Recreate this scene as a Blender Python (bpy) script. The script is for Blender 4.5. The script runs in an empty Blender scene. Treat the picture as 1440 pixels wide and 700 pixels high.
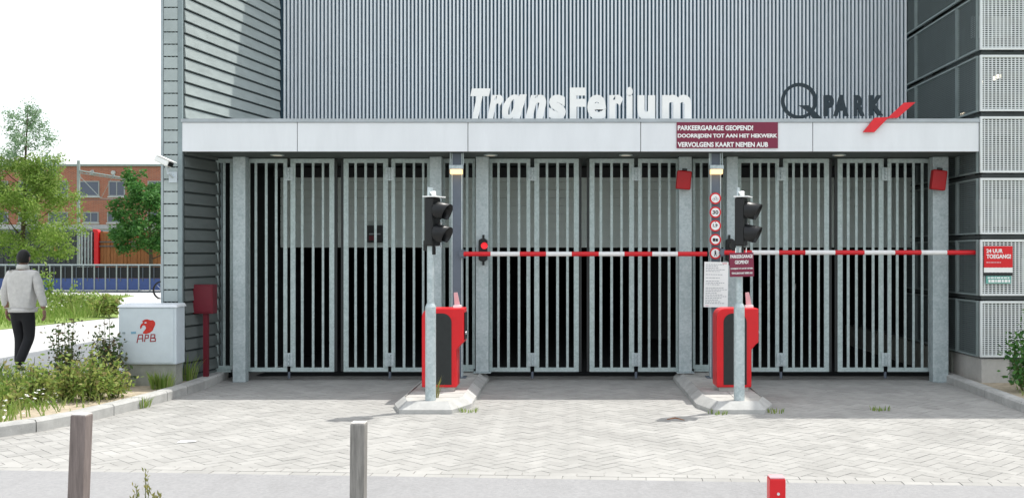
import bpy, bmesh, math, random
from mathutils import Vector, Matrix, Euler
R = math.radians
random.seed(7)
S = bpy.context.scene
COL = S.collection

# ------------------------------------------------------------------ camera
cam_d = bpy.data.cameras.new('camera')
cam = bpy.data.objects.new('camera', cam_d); COL.objects.link(cam)
cam.location = (0, 0, 1.65); cam.rotation_euler = (R(90), 0, 0)
cam_d.sensor_width = 36; cam_d.lens = 35
cam_d.shift_x = -80/1440; cam_d.shift_y = 7/1440
cam_d.clip_end = 1500
S.camera = cam
# ------------------------------------------------------------------ sky, sun, exposure
SUN = Vector((.39, .27, 1.0)).normalized()
EL = math.asin(SUN.z); ROT = math.atan2(SUN.x, SUN.y)
w = bpy.data.worlds.new('World'); S.world = w; w.use_nodes = True
wn = w.node_tree.nodes; wl = w.node_tree.links
bg = wn['Background']
sky = wn.new('ShaderNodeTexSky'); sky.sky_type = 'NISHITA'; sky.sun_disc = False
sky.sun_elevation = EL; sky.sun_rotation = ROT; sky.dust_density = 3.0; sky.air_density = 1.0; sky.ozone_density = 1.0
# a thin bright veil of high cloud over the clear sky
tcw = wn.new('ShaderNodeTexCoord'); nzw = wn.new('ShaderNodeTexNoise'); nzw.inputs['Scale'].default_value = 2.2; nzw.inputs['Detail'].default_value = 6
wl.new(tcw.outputs['Generated'], nzw.inputs['Vector'])
mrw = wn.new('ShaderNodeMapRange'); mrw.inputs['To Min'].default_value = .45; mrw.inputs['To Max'].default_value = .75
mrw.inputs['From Min'].default_value = .3; mrw.inputs['From Max'].default_value = .7; wl.new(nzw.outputs[0], mrw.inputs[0])
mxw = wn.new('ShaderNodeMix'); mxw.data_type = 'RGBA'; wl.new(mrw.outputs[0], mxw.inputs[0]); wl.new(sky.outputs[0], mxw.inputs[6]); mxw.inputs[7].default_value = (6.4, 6.5, 6.5, 1)
wl.new(mxw.outputs[2], bg.inputs[0]); bg.inputs[1].default_value = .15
sd = bpy.data.lights.new('sun', 'SUN'); sd.energy = 2.7; sd.angle = R(.5); sd.color = (1, .965, .91)
so = bpy.data.objects.new('sun', sd); COL.objects.link(so); so.location = (10, 10, 40)
so.rotation_euler = (-SUN).to_track_quat('-Z', 'Y').to_euler()
S.view_settings.view_transform = 'Standard'; S.view_settings.look = 'None'
S.view_settings.exposure = 0.7; S.view_settings.gamma = 1.0; S.view_settings.use_curve_mapping = False
S.render.engine = 'CYCLES'
S.cycles.max_bounces = 8; S.cycles.use_denoising = True

# ------------------------------------------------------------------ measuring helpers (focal 1400 px, eye height 1.65 m)
def X(px, Y): return (px-800)/1400*Y
def Z(py, Y): return 1.65+(357-py)/1400*Y
def GY(py, z=0): return 1400*(1.65-z)/(py-357)

# ------------------------------------------------------------------ materials
M = {}
def mat(name, col, rough=.6, metal=0.0, var=.12, scale=6.0, bump=0.0, bscale=60.0, island=0.0, spec=.4, stain=0.0, stretch=(1, 1, 1)):
    m = bpy.data.materials.new(name); m.use_nodes = True
    nt = m.node_tree; n = nt.nodes; l = nt.links
    b = n['Principled BSDF']
    b.inputs['Roughness'].default_value = rough; b.inputs['Metallic'].default_value = metal
    b.inputs['Specular IOR Level'].default_value = spec
    tc = n.new('ShaderNodeTexCoord'); mp = n.new('ShaderNodeMapping'); mp.inputs['Scale'].default_value = stretch
    l.new(tc.outputs['Object'], mp.inputs[0])
    nz = n.new('ShaderNodeTexNoise'); nz.inputs['Scale'].default_value = scale; nz.inputs['Detail'].default_value = 8; nz.inputs['Roughness'].default_value = .65
    l.new(mp.outputs[0], nz.inputs['Vector'])
    mr = n.new('ShaderNodeMapRange'); mr.inputs['From Min'].default_value = .3; mr.inputs['From Max'].default_value = .7
    mr.inputs['To Min'].default_value = 1-var; mr.inputs['To Max'].default_value = 1+var
    l.new(nz.outputs[0], mr.inputs[0])
    fac = mr.outputs[0]
    if stain:
        ns = n.new('ShaderNodeTexNoise'); ns.inputs['Scale'].default_value = .9; ns.inputs['Detail'].default_value = 9; ns.inputs['Roughness'].default_value = .72
        ms = n.new('ShaderNodeMapping'); ms.inputs['Scale'].default_value = (1.3, .45, 1); l.new(tc.outputs['Object'], ms.inputs[0]); l.new(ms.outputs[0], ns.inputs['Vector'])
        r3 = n.new('ShaderNodeMapRange'); r3.inputs['From Min'].default_value = .36; r3.inputs['From Max'].default_value = .52; r3.inputs['To Min'].default_value = 1-stain; r3.inputs['To Max'].default_value = 1
        l.new(ns.outputs[0], r3.inputs[0]); m3 = n.new('ShaderNodeMath'); m3.operation = 'MULTIPLY'; l.new(fac, m3.inputs[0]); l.new(r3.outputs[0], m3.inputs[1]); fac = m3.outputs[0]
    if island:
        g = n.new('ShaderNodeNewGeometry')
        r2 = n.new('ShaderNodeMapRange'); r2.inputs['To Min'].default_value = 1-island; r2.inputs['To Max'].default_value = 1+island
        l.new(g.outputs['Random Per Island'], r2.inputs[0])
        mu = n.new('ShaderNodeMath'); mu.operation = 'MULTIPLY'; l.new(fac, mu.inputs[0]); l.new(r2.outputs[0], mu.inputs[1]); fac = mu.outputs[0]
    vm = n.new('ShaderNodeVectorMath'); vm.operation = 'SCALE'; vm.inputs[0].default_value = col
    l.new(fac, vm.inputs['Scale']); l.new(vm.outputs[0], b.inputs['Base Color'])
    rr = n.new('ShaderNodeMapRange'); rr.inputs['To Min'].default_value = max(0, rough-.1); rr.inputs['To Max'].default_value = min(1, rough+.1)
    l.new(nz.outputs[0], rr.inputs[0]); l.new(rr.outputs[0], b.inputs['Roughness'])
    if bump:
        nb = n.new('ShaderNodeTexNoise'); nb.inputs['Scale'].default_value = bscale; nb.inputs['Detail'].default_value = 5
        l.new(mp.outputs[0], nb.inputs['Vector'])
        bp = n.new('ShaderNodeBump'); bp.inputs['Strength'].default_value = bump; bp.inputs['Distance'].default_value = .01
        l.new(nb.outputs[0], bp.inputs['Height']); l.new(bp.outputs[0], b.inputs['Normal'])
    M[name] = m
    return m
def galv(name, lo, hi, metal=.25):
    m = bpy.data.materials.new(name); m.use_nodes = True
    nt = m.node_tree; n = nt.nodes; l = nt.links; b = n['Principled BSDF']
    b.inputs['Roughness'].default_value = .5; b.inputs['Metallic'].default_value = metal
    tc = n.new('ShaderNodeTexCoord')
    vo = n.new('ShaderNodeTexVoronoi'); vo.inputs['Scale'].default_value = 45; l.new(tc.outputs['Object'], vo.inputs['Vector'])
    nz = n.new('ShaderNodeTexNoise'); nz.inputs['Scale'].default_value = 9; nz.inputs['Detail'].default_value = 6; l.new(tc.outputs['Object'], nz.inputs['Vector'])
    sx = n.new('ShaderNodeSeparateColor'); l.new(vo.outputs['Color'], sx.inputs[0])
    mx = n.new('ShaderNodeMath'); mx.operation = 'MULTIPLY_ADD'; l.new(sx.outputs[0], mx.inputs[0]); mx.inputs[1].default_value = .4
    l.new(nz.outputs[0], mx.inputs[2])
    cr = n.new('ShaderNodeValToRGB'); cr.color_ramp.elements[0].position = .4; cr.color_ramp.elements[1].position = .95
    cr.color_ramp.elements[0].color = (*lo, 1); cr.color_ramp.elements[1].color = (*hi, 1)
    l.new(mx.outputs[0], cr.inputs[0]); l.new(cr.outputs[0], b.inputs['Base Color'])
    M[name] = m
def leaf(name, cols, trans=.35):
    m = bpy.data.materials.new(name); m.use_nodes = True
    nt = m.node_tree; n = nt.nodes; l = nt.links; b = n['Principled BSDF']; b.inputs['Roughness'].default_value = .55
    b.inputs['Specular IOR Level'].default_value = .3
    g = n.new('ShaderNodeNewGeometry'); cr = n.new('ShaderNodeValToRGB')
    e = cr.color_ramp.elements; e[0].color = (*cols[0], 1); e[1].color = (*cols[-1], 1)
    for i, c in enumerate(cols[1:-1]):
        k = e.new((i+1)/(len(cols)-1)); k.color = (*c, 1)
    l.new(g.outputs['Random Per Island'], cr.inputs[0]); l.new(cr.outputs[0], b.inputs['Base Color'])
    t = n.new('ShaderNodeBsdfTranslucent'); mxs = n.new('ShaderNodeMixShader'); mxs.inputs[0].default_value = trans
    l.new(cr.outputs[0], t.inputs[0]); l.new(b.outputs[0], mxs.inputs[1]); l.new(t.outputs[0], mxs.inputs[2])
    l.new(mxs.outputs[0], n['Material Output'].inputs[0])
    M[name] = m
def emit(name, col, strength):
    m = bpy.data.materials.new(name); m.use_nodes = True
    b = m.node_tree.nodes['Principled BSDF']; b.inputs['Base Color'].default_value = (*col, 1)
    b.inputs['Emission Color'].default_value = (*col, 1); b.inputs['Emission Strength'].default_value = strength
    M[name] = m

def brickmat():
    m = bpy.data.materials.new('red_brick'); m.use_nodes = True
    nt = m.node_tree; n = nt.nodes; l = nt.links; b = n['Principled BSDF']; b.inputs['Roughness'].default_value = .9
    tc = n.new('ShaderNodeTexCoord'); mp = n.new('ShaderNodeMapping'); mp.inputs['Rotation'].default_value = (R(90), 0, 0)
    l.new(tc.outputs['Object'], mp.inputs[0])
    bk = n.new('ShaderNodeTexBrick'); bk.inputs['Scale'].default_value = 1; bk.inputs['Brick Width'].default_value = .22; bk.inputs['Row Height'].default_value = .075
    bk.inputs['Mortar Size'].default_value = .008
    bk.inputs['Color1'].default_value = (.30, .085, .045, 1); bk.inputs['Color2'].default_value = (.40, .12, .06, 1); bk.inputs['Mortar'].default_value = (.36, .3, .26, 1)
    l.new(mp.outputs[0], bk.inputs[0]); l.new(bk.outputs[0], b.inputs['Base Color'])
    M['brick'] = m
brickmat()
galv('galv', (.38, .46, .47), (.54, .61, .62))
galv('galv_bar', (.34, .42, .41), (.47, .56, .55), .15)
mat('cladding_slat', (.80, .84, .87), .45, .0, .07, 2.0, stretch=(8, 8, .4))
mat('cladding_back', (.042, .09, .125), .7, 0, .15)
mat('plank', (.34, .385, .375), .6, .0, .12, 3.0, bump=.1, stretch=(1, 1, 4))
mat('plank_shaded', (.12, .14, .135), .6, .0, .15, 3.0, bump=.1, stretch=(1, 1, 4))  # darker copy of plank, with the shade under the canopy put into its colour
mat('plank_end', (.40, .46, .455), .6, .0, .12, 3.0, bump=.1)
mat('plank_core', (.06, .075, .075), .8)
mat('corner_trim', (.25, .31, .32), .5)
mat('white_panel', (.76, .79, .81), .4, 0, .045, 1.5, stretch=(3, 1, .6))
mat('flashing', (.40, .44, .46), .45, .3)
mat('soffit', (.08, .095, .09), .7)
mat('shutter', (.62, .70, .67), .6, 0, .08, 1.5, stretch=(1, 1, .3))
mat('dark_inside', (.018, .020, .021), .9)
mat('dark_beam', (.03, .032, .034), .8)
mat('grey_steel', (.13, .155, .19), .5, .2, .1)
mat('red_paint', (.66, .012, .018), .35, 0, .06)
mat('red_dull', (.13, .006, .016), .5, 0, .1)
mat('red_sign', (.42, .008, .012), .45, 0, .08)
mat('boom_red', (.62, .012, .02), .35, 0, .1, 12)
mat('boom_white', (.78, .78, .77), .35, 0, .06, 12)
mat('black_panel', (.018, .022, .022), .5, 0, .2, 20)
mat('black_plastic', (.008, .009, .010), .38, 0, .1, spec=.4)
mat('lens_dark', (.01, .012, .012), .1)
mat('maroon', (.20, .022, .055), .5, 0, .05)
mat('white_paint', (.88, .89, .87), .5, 0, .04)
mat('ink', (.30, .32, .34), .7)
mat('black_ink', (.015, .015, .02), .6)
mat('logo_dark', (.012, .026, .036), .5)
mat('logo_red', (.70, .02, .03), .4)
mat('sign_green', (.14, .42, .36), .5)
mat('concrete', (.46, .45, .42), .9, 0, .14, 5, .3, 90, stain=.25)
mat('concrete_dark', (.30, .31, .27), .9, 0, .25, 5, .3, 60)
mat('kerb', (.44, .44, .42), .9, 0, .16, 7, .3, 90, .08, stain=.2)
mat('paver', (.36, .355, .335), .92, 0, .13, 1.3, .25, 120, .08, stain=.09)
mat('joint', (.31, .305, .28), 1.0, 0, .2, 12)
mat('asphalt', (.30, .30, .30), .95, 0, .13, 40, .5, 220, stain=.12)
mat('path', (.50, .50, .49), .92, 0, .08, 2, .2, 60)
mat('soil', (.40, .34, .25), 1.0, 0, .3, 9, .6, 60)
mat('gravel', (.40, .37, .32), 1.0, 0, .3, 25, .6, 120)
mat('ground', (.16, .20, .08), 1.0, 0, .3, .4)
mat('verge_soil', (.20, .28, .07), 1.0, 0, .3, 3)
mat('cabinet', (.56, .63, .67), .55, 0, .06, 5)
mat('cabinet_top', (.70, .74, .76), .55, 0, .06, 5)
mat('graffiti', (.52, .03, .02), .6, 0, .25, 40)
mat('graffiti_dark', (.30, .03, .04), .6, 0, .25, 60)
mat('blue_mark', (.18, .36, .48), .7)
mat('wood_post', (.20, .165, .15), .8, 0, .3, 9, .3, 40, stretch=(6, 6, .5))
mat('wood_post_grey', (.24, .23, .21), .8, 0, .35, 9, .3, 40, stretch=(6, 6, .5))
mat('wood_end', (.60, .57, .53), .9, 0, .2, 30)
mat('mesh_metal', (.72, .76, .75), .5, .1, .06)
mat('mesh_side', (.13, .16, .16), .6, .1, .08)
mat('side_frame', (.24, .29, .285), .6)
mat('slab', (.10, .115, .115), .8)
mat('spandrel', (.50, .54, .53), .8, 0, .08)
mat('jacket', (.62, .605, .585), .85, 0, .12, 18, .5, 22)
mat('trousers', (.012, .012, .014), .8, 0, .2, 10, .3, 20)
mat('skin', (.30, .165, .115), .5)
mat('hair', (.010, .009, .009), .6, 0, .3, 60)
mat('shoe', (.012, .012, .012), .4)
mat('blue_panel', (.035, .07, .21), .45, 0, .1)
mat('fence_steel', (.09, .11, .13), .5)
mat('rail_light', (.38, .44, .46), .5)
mat('container_grey', (.045, .05, .06), .6, 0, .2)
mat('timber_brown', (.30, .12, .045), .8, 0, .3, 4, stretch=(6, 6, .6))
mat('roof_grey', (.48, .50, .50), .7)
mat('glass_dark', (.05, .07, .12), .12, 0, .15, .5, spec=.8)
mat('window_frame', (.30, .32, .33), .5)
mat('bark', (.10, .075, .05), .95, 0, .3, 12, .5, 40)
mat('stem', (.10, .12, .04), .9)
mat('pole_grey', (.28, .32, .31), .6)
mat('rubber', (.015, .015, .015), .8)
mat('chrome', (.75, .76, .78), .2, .6)
mat('car_paint', (.012, .013, .016), .5, .1)
mat('plate_white', (.7, .7, .5), .5)
mat('petal', (.85, .85, .80), .8)
mat('stub', (.75, .42, .44), .3)
leaf('leaf_tree', [(.14, .25, .04), (.23, .35, .07), (.34, .43, .13)], .5)
leaf('leaf_airy', [(.16, .28, .14), (.24, .36, .22), (.34, .44, .30)], .5)
leaf('leaf_dark', [(.035, .13, .025), (.07, .20, .04), (.13, .28, .07)], .35)
leaf('leaf_shrub', [(.12, .22, .04), (.24, .34, .07), (.38, .43, .12), (.30, .24, .11)], .45)
leaf('leaf_purple', [(.06, .11, .04), (.11, .17, .06), (.20, .13, .09)], .4)
leaf('leaf_grass', [(.17, .29, .05), (.27, .38, .09), (.38, .42, .16)], .45)
leaf('leaf_dry', [(.20, .20, .05), (.30, .27, .09), (.16, .22, .05)], .4)
emit('lamp_warm', (1.0, .62, .28), 1.0)
emit('lamp_tube', (1.0, .86, .62), 1.6)
emit('red_light', (.9, .02, .03), .5)
emit('downlight', (.9, .85, .7), .06)

# ------------------------------------------------------------------ mesh helpers
def wloc(o):
    v = Vector((0, 0, 0))
    while o: v += o.location; o = o.parent
    return v
class MB:
    def __init__(s, T=None): s.v = []; s.f = []; s.T = T
    def add(s, vs, fs):
        k = len(s.v)
        s.v += [(s.T @ Vector(p)) if s.T else Vector(p) for p in vs]
        s.f += [tuple(i+k for i in f) for f in fs]
        return s
    def box(s, x0, x1, y0, y1, z0, z1):
        return s.add([(x0,y0,z0),(x1,y0,z0),(x1,y1,z0),(x0,y1,z0),(x0,y0,z1),(x1,y0,z1),(x1,y1,z1),(x0,y1,z1)],
                     [(3,2,1,0),(4,5,6,7),(0,1,5,4),(1,2,6,5),(2,3,7,6),(3,0,4,7)])
    def quad(s, a, b, c, d): return s.add([a, b, c, d], [(0, 1, 2, 3)])
    def prism(s, pts, y0, y1):
        # outline in (x, z), counter-clockwise seen from -Y, pushed from y0 (front) to y1 (back)
        n = len(pts)
        return s.add([(p[0], y0, p[1]) for p in pts]+[(p[0], y1, p[1]) for p in pts],
                     [tuple(range(n)), tuple(reversed(range(n, 2*n)))]+[(i, i+n, (i+1) % n+n, (i+1) % n) for i in range(n)])
    def slab(s, pts, z0, z1):
        n = len(pts)
        return s.add([(p[0], p[1], z0) for p in pts]+[(p[0], p[1], z1) for p in pts],
                     [tuple(reversed(range(n))), tuple(range(n, 2*n))]+[(i, (i+1) % n, (i+1) % n+n, i+n) for i in range(n)])
    def tube(s, path, radii, n=10, cap=True):
        path = [Vector(p) for p in path]
        if not isinstance(radii, (list, tuple)): radii = [radii]*len(path)
        vs = []; fs = []
        for i, p in enumerate(path):
            d = (path[min(i+1, len(path)-1)]-path[max(i-1, 0)]).normalized()
            a = d.cross(Vector((0, 0, 1)) if abs(d.z) < .9 else Vector((1, 0, 0))).normalized(); b = d.cross(a)
            for k in range(n):
                t = 2*math.pi*k/n
                vs.append(p+(a*math.cos(t)+b*math.sin(t))*radii[i])
        for i in range(len(path)-1):
            for k in range(n):
                k2 = (k+1) % n
                fs.append((i*n+k, (i+1)*n+k, (i+1)*n+k2, i*n+k2))
        if cap:
            fs.append(tuple(range(n))); fs.append(tuple(reversed(range((len(path)-1)*n, len(path)*n))))
        return s.add(vs, fs)
    def ring(s, c, r0, r1, y0, y1, n=32):
        # annulus facing -Y
        vs = []; fs = []
        for k in range(n):
            t = 2*math.pi*k/n; cs, sn = math.cos(t), math.sin(t)
            vs += [(c[0]+r0*cs, y0, c[1]+r0*sn), (c[0]+r1*cs, y0, c[1]+r1*sn), (c[0]+r0*cs, y1, c[1]+r0*sn), (c[0]+r1*cs, y1, c[1]+r1*sn)]
        for k in range(n):
            a = 4*k; b = 4*((k+1) % n)
            fs += [(a, a+1, b+1, b), (a+1, a+3, b+3, b+1), (a+2, b+2, b+3, a+3), (a, b, b+2, a+2)]
        return s.add(vs, fs)
    def disc(s, c, r, y0, y1, n=28):
        return s.prism([(c[0]+r*math.cos(2*math.pi*k/n), c[1]+r*math.sin(2*math.pi*k/n)) for k in range(n)], y0, y1)
    def ellipsoid(s, c, r, nu=12, nv=8):
        vs = []; fs = []
        for j in range(nv+1):
            ph = math.pi*j/nv
            for i in range(nu):
                t = 2*math.pi*i/nu
                vs.append((c[0]+r[0]*math.sin(ph)*math.cos(t), c[1]+r[1]*math.sin(ph)*math.sin(t), c[2]+r[2]*math.cos(ph)))
        for j in range(nv):
            for i in range(nu):
                i2 = (i+1) % nu
                fs.append((j*nu+i, (j+1)*nu+i, (j+1)*nu+i2, j*nu+i2))
        return s.add(vs, fs)
    def build(s, name, m, parent=None, bevel=0, smooth=False, origin=None):
        if parent: org = wloc(parent)
        elif origin is not None: org = Vector(origin)
        else:
            xs = [p.x for p in s.v]; ys = [p.y for p in s.v]; zs = [p.z for p in s.v]
            org = Vector(((min(xs)+max(xs))/2, (min(ys)+max(ys))/2, min(zs)))
        me = bpy.data.meshes.new(name)
        me.from_pydata([tuple(p-org) for p in s.v], [], s.f); me.update()
        o = bpy.data.objects.new(name, me); COL.objects.link(o)
        me.materials.append(M[m] if isinstance(m, str) else m)
        if parent: o.parent = parent
        else: o.location = org
        if smooth: me.polygons.foreach_set('use_smooth', [True]*len(me.polygons))
        if bevel:
            b = o.modifiers.new('bevel', 'BEVEL'); b.width = bevel; b.segments = 2; b.limit_method = 'ANGLE'; b.angle_limit = R(40)
        return o
def tag(o, label, cat, group=None):
    o['label'] = label; o['category'] = cat
    if group: o['group'] = group
    return o
def thing(name, loc, label, cat, group=None):
    o = bpy.data.objects.new(name, None); COL.objects.link(o); o.location = loc; o.empty_display_size = .2
    return tag(o, label, cat, group)
def structure(o, kind='structure'): o['kind'] = kind; return o
def kids(o): return [c for c in bpy.data.objects if c.parent == o]
def dup(o, dloc=None, label=None, parent=None):
    c = o.copy(); COL.objects.link(c)
    if parent: c.parent = parent
    if dloc: c.location = o.location+Vector(dloc)
    if label: c['label'] = label
    for k in kids(o): dup(k, None, None, c)
    return c
def text(body, x0, x1, z0, z1, y, m, parent, name='lettering', bold=.012, shear=0, depth=.004):
    cu = bpy.data.curves.new('lettering', 'FONT'); cu.body = body; cu.size = 1; cu.offset = bold; cu.shear = shear; cu.extrude = .05
    cu.resolution_u = 4
    t = bpy.data.objects.new('lettering', cu); COL.objects.link(t)
    dg = bpy.context.evaluated_depsgraph_get(); dg.update()
    me = bpy.data.meshes.new_from_object(t.evaluated_get(dg))
    vs = [v.co.copy() for v in me.vertices]; fs = [tuple(p.vertices) for p in me.polygons]
    bpy.data.objects.remove(t); bpy.data.curves.remove(cu); bpy.data.meshes.remove(me)
    ax, bx = min(v.x for v in vs), max(v.x for v in vs); ay, by = min(v.y for v in vs), max(v.y for v in vs)
    b = MB(); b.add([(x0+(v.x-ax)/(bx-ax)*(x1-x0), y-(v.z+.05)/.1*depth, z0+(v.y-ay)/(by-ay)*(z1-z0)) for v in vs], fs)
    if m is None: return b
    return b.build(name, m, parent)

# ================================================================== GROUND
structure(MB().quad((-400,-200,-.03),(400,-200,-.03),(400,700,-.03),(-400,700,-.03)).build('ground', 'ground'))
structure(MB().quad((-9,6.4,0),(9,6.4,0),(9,16,0),(-9,16,0)).build('paving_joints', 'joint'))
# herringbone pavers at 45 degrees, each a real block
b = MB(); W = .1; c45 = math.cos(R(45))
def brick(cx0, cy0, cx1, cy1):
    g = .0021
    pts = [(cx0*W+g, cy0*W+g), (cx1*W-g, cy0*W+g), (cx1*W-g, cy1*W-g), (cx0*W+g, cy1*W-g)]
    q = [((x-y)*c45, 11+(x+y)*c45) for x, y in pts]
    mx = sum(p[0] for p in q)/4; my = sum(p[1] for p in q)/4
    if not (-7.5 < mx < 8 and 6.5 < my < 15.6): return
    h = .012+random.uniform(-.001, .001); t = random.uniform(-.0008, .0008)
    v = [(x, y, h+(t if i < 2 else -t)) for i, (x, y) in enumerate(q)]+[(x, y, 0) for x, y in q]
    b.add(v, [(0,1,2,3),(4,5,1,0),(5,6,2,1),(6,7,3,2),(7,4,0,3)])
N = 130
for j in range(-N, N):
    for m_ in range(-N//4-30, N//4+30):
        i = j+4*m_
        if abs(i) > N: continue
        brick(i, j, i+2, j+1); brick(i+3, j, i+4, j+2)
structure(b.build('paving', 'paver'))
# asphalt strip in the front with a soldier course of blocks along it
EA, EB = Vector((-14, 9.25, 0)), Vector((12, 5.6, 0))
EA = Vector((-4.3, 7.52, 0)); EB = Vector((3.2, 7.0, 0)); ed = (EB-EA).normalized(); en = Vector((-ed.y, ed.x, 0))
A0 = EA-ed*30; B0 = EB+ed*30
structure(MB().slab([(-40,-20), (40,-20), (B0.x, B0.y), (A0.x, A0.y)], -.02, .019).build('asphalt_road', 'asphalt'))
b = MB()
for k in range(-24, 90):
    for r in range(2):
        o = EA+ed*(k*.203+r*.1)+en*(.004+r*.105)
        p = [o, o+ed*.196, o+ed*.196+en*.098, o+en*.098]
        b.slab([(q.x, q.y) for q in p], .0, .0175+random.uniform(-.001, .001))
structure(b.build('paving_edge', 'paver'))

# ---- left kerb and planting bed
KL = [(-9.5,7.9),(-7.6,7.98),(-6.4,8.12),(-5.6,8.42),(-5.06,8.87),(-4.76,9.42),(-4.57,10.36),(-4.45,11.3),(-4.43,12.2),(-4.46,13.05)]
def offset_poly(pts, d):
    out = []
    for i, p in enumerate(pts):
        a = Vector(pts[max(i-1, 0)]); c = Vector(pts[min(i+1, len(pts)-1)]); t = (c-a).normalized(); out.append((p[0]-t.y*d, p[1]+t.x*d))
    return out
def resample(pts, step):
    out = [Vector(pts[0])]; acc = 0
    P = [Vector(p) for p in pts]
    for i in range(len(P)-1):
        L = (P[i+1]-P[i]).length; t = step-acc
        while t < L:
            out.append(P[i].lerp(P[i+1], t/L)); t += step
        acc = (acc+L) % step
    out.append(P[-1]); return [(p.x, p.y) for p in out]
def kerb(pts, width, z1, name, side=1, chamfer=.02, step=.5, m='kerb'):
    P = resample(pts, step); Q = offset_poly(P, width*side); C1 = offset_poly(P, chamfer*side)
    b = MB()
    for i in range(len(P)-1):
        g = .012
        def lp(a, c, t): return (a[0]+(c[0]-a[0])*t, a[1]+(c[1]-a[1])*t)
        a, c = lp(P[i], P[i+1], g), lp(P[i], P[i+1], 1-g); e, f = lp(C1[i], C1[i+1], g), lp(C1[i], C1[i+1], 1-g); h, k = lp(Q[i], Q[i+1], g), lp(Q[i], Q[i+1], 1-g)
        b.add([(*a,0),(*c,0),(*a,z1-chamfer),(*c,z1-chamfer),(*e,z1),(*f,z1),(*h,z1),(*k,z1),(*h,0),(*k,0)],
              [(0,1,3,2),(2,3,5,4),(4,5,7,6),(6,7,9,8),(0,2,4,6,8),(1,9,7,5,3)])
    # mortar core
    Qi = offset_poly(P, (width-.01)*side); Pi = offset_poly(P, .01*side)
    o = structure(b.build(name, m)); return o
kerb(KL, .14, .125, 'kerb')
kin = offset_poly(KL, .13)
bed = [(p[0], p[1]) for p in kin]+[(-4.75, 13.0), (-4.75, 12.5), (-9.5, 12.4)]
structure(MB().slab(bed, -.02, .10).build('planting_bed', 'soil'))
# path, verge, far pavement on the left
structure(MB().slab([(-22,12.3),(-4.8,12.3),(-4.8,44.5),(-40,44.5),(-40,38.5),(-22,21)], -.02, .03).build('path', 'path'))
verge = [(-12.2,21),(-11.5,25.4),(-16.3,36),(-16.8,38.5),(-36,38.5),(-34,21)]
structure(MB().slab(verge, -.01, .05).build('verge', 'verge_soil'))
# right kerb and bed
KR = [(4.86,13.4),(4.79,12),(4.71,10.3),(4.78,9.3),(5.2,8.6),(6,8.25),(8,8.1)]
kerb(KR, .13, .11, 'kerb', side=1)
structure(MB().slab([(4.98,13.3),(4.9,12),(4.82,10.3),(4.9,9.4),(5.3,8.75),(6.1,8.37),(8.5,8.2),(8.5,13.3)][::-1], -.02, .085).build('planting_bed', 'soil'))

# ---- gate islands
def island(x0, x1, yf, yb, name):
    b = MB(); h = .13; c = .12
    pts = [(x0+.12, yf), (x1-.16, yf), (x1, yf+.42), (x1, yb), (x0, yb), (x0, yf+.42)]
    inn = [(x0+.19, yf+.10), (x1-.21, yf+.10), (x1-.10, yf+.46), (x1-.10, yb), (x0+.10, yb), (x0+.10, yf+.46)]
    n = 6
    for i in range(n):
        j = (i+1) % n
        if i == 3: continue
        a, bb, ci, di = Vector(pts[i]), Vector(pts[j]), Vector(inn[i]), Vector(inn[j])
        L = (bb-a).length; k = max(1, round(L/.55))
        for s in range(k):
            t0, t1 = s/k+.004/L*1.5*(s > 0), (s+1)/k-.004/L*1.5*(s < k-1)
            p0, p1, q0, q1 = a.lerp(bb, t0), a.lerp(bb, t1), ci.lerp(di, t0), ci.lerp(di, t1)
            b.add([(*p0,0),(*p1,0),(*p0,.055),(*p1,.055),(*q0,h),(*q1,h),(*q0,0),(*q1,0)],
                  [(0,1,3,2),(2,3,5,4),(0,2,4,6),(1,7,5,3),(4,5,7,6)])
    structure(b.build(name, 'kerb'))
    t = MB()
    xi0, xi1 = x0+.105, x1-.105
    # tiles inside the kerb ring
    y = yf+.47
    t.slab([(x0+.195, yf+.104), (x1-.215, yf+.104), (x1-.108, yf+.462), (x0+.108, yf+.462)], 0, h-.012)
    while y < yb-.05:
        y1 = min(y+.295, yb); nx = 2
        for k in range(nx):
            t.box(xi0+(xi1-xi0)*k/nx+.004, xi0+(xi1-xi0)*(k+1)/nx-.004, y+.004, y1-.004, 0, h-.012)
        y += .3
    structure(t.build('island_tiles', 'concrete'))
island(-1.86, -1.04, 10.2, 13.0, 'kerb')
island(1.36, 2.17, 10.2, 13.0, 'kerb')

# ================================================================== PARKING GARAGE
FY = 12.1; GATE = 12.9; WALL = 14.65
SOF = 2.895; CT = 3.29
g = thing('parking_garage', (0, 13, 0), 'grey parking garage with a ribbed facade above a white entrance canopy', 'building')
# ribbed facade: vertical slats in front of a dark backing
xl, xr = -4.26, 5.02
MB().box(xl, xr, WALL+.05, WALL+.3, 2.9, 8.6).build('facade_backing', 'cladding_back', g)
b = MB(); pitch = 5.3/1400*WALL; x = xl+.055
while x < xr-.03:
    wd = pitch*.56
    b.add([(x+.004,WALL+.008,3.0),(x+wd-.004,WALL+.008,3.0),(x+wd,WALL+.049,3.0),(x,WALL+.049,3.0),(x+.004,WALL+.008,8.6),(x+wd-.004,WALL+.008,8.6),(x+wd,WALL+.049,8.6),(x,WALL+.049,8.6)],
          [(0,1,5,4),(1,2,6,5),(3,0,4,7),(4,5,6,7)])
    x += pitch
b.build('slat_cladding', 'cladding_slat', g)
MB().box(xl, xr, WALL-.05, WALL+.4, 8.605, 8.75).build('roof_edge', 'flashing', g)
# upper storeys behind the facade
MB().box(-4.2, 5.0, WALL+.31, 42, 3.2, 8.55).build('upper_storeys', 'slab', g)
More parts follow.
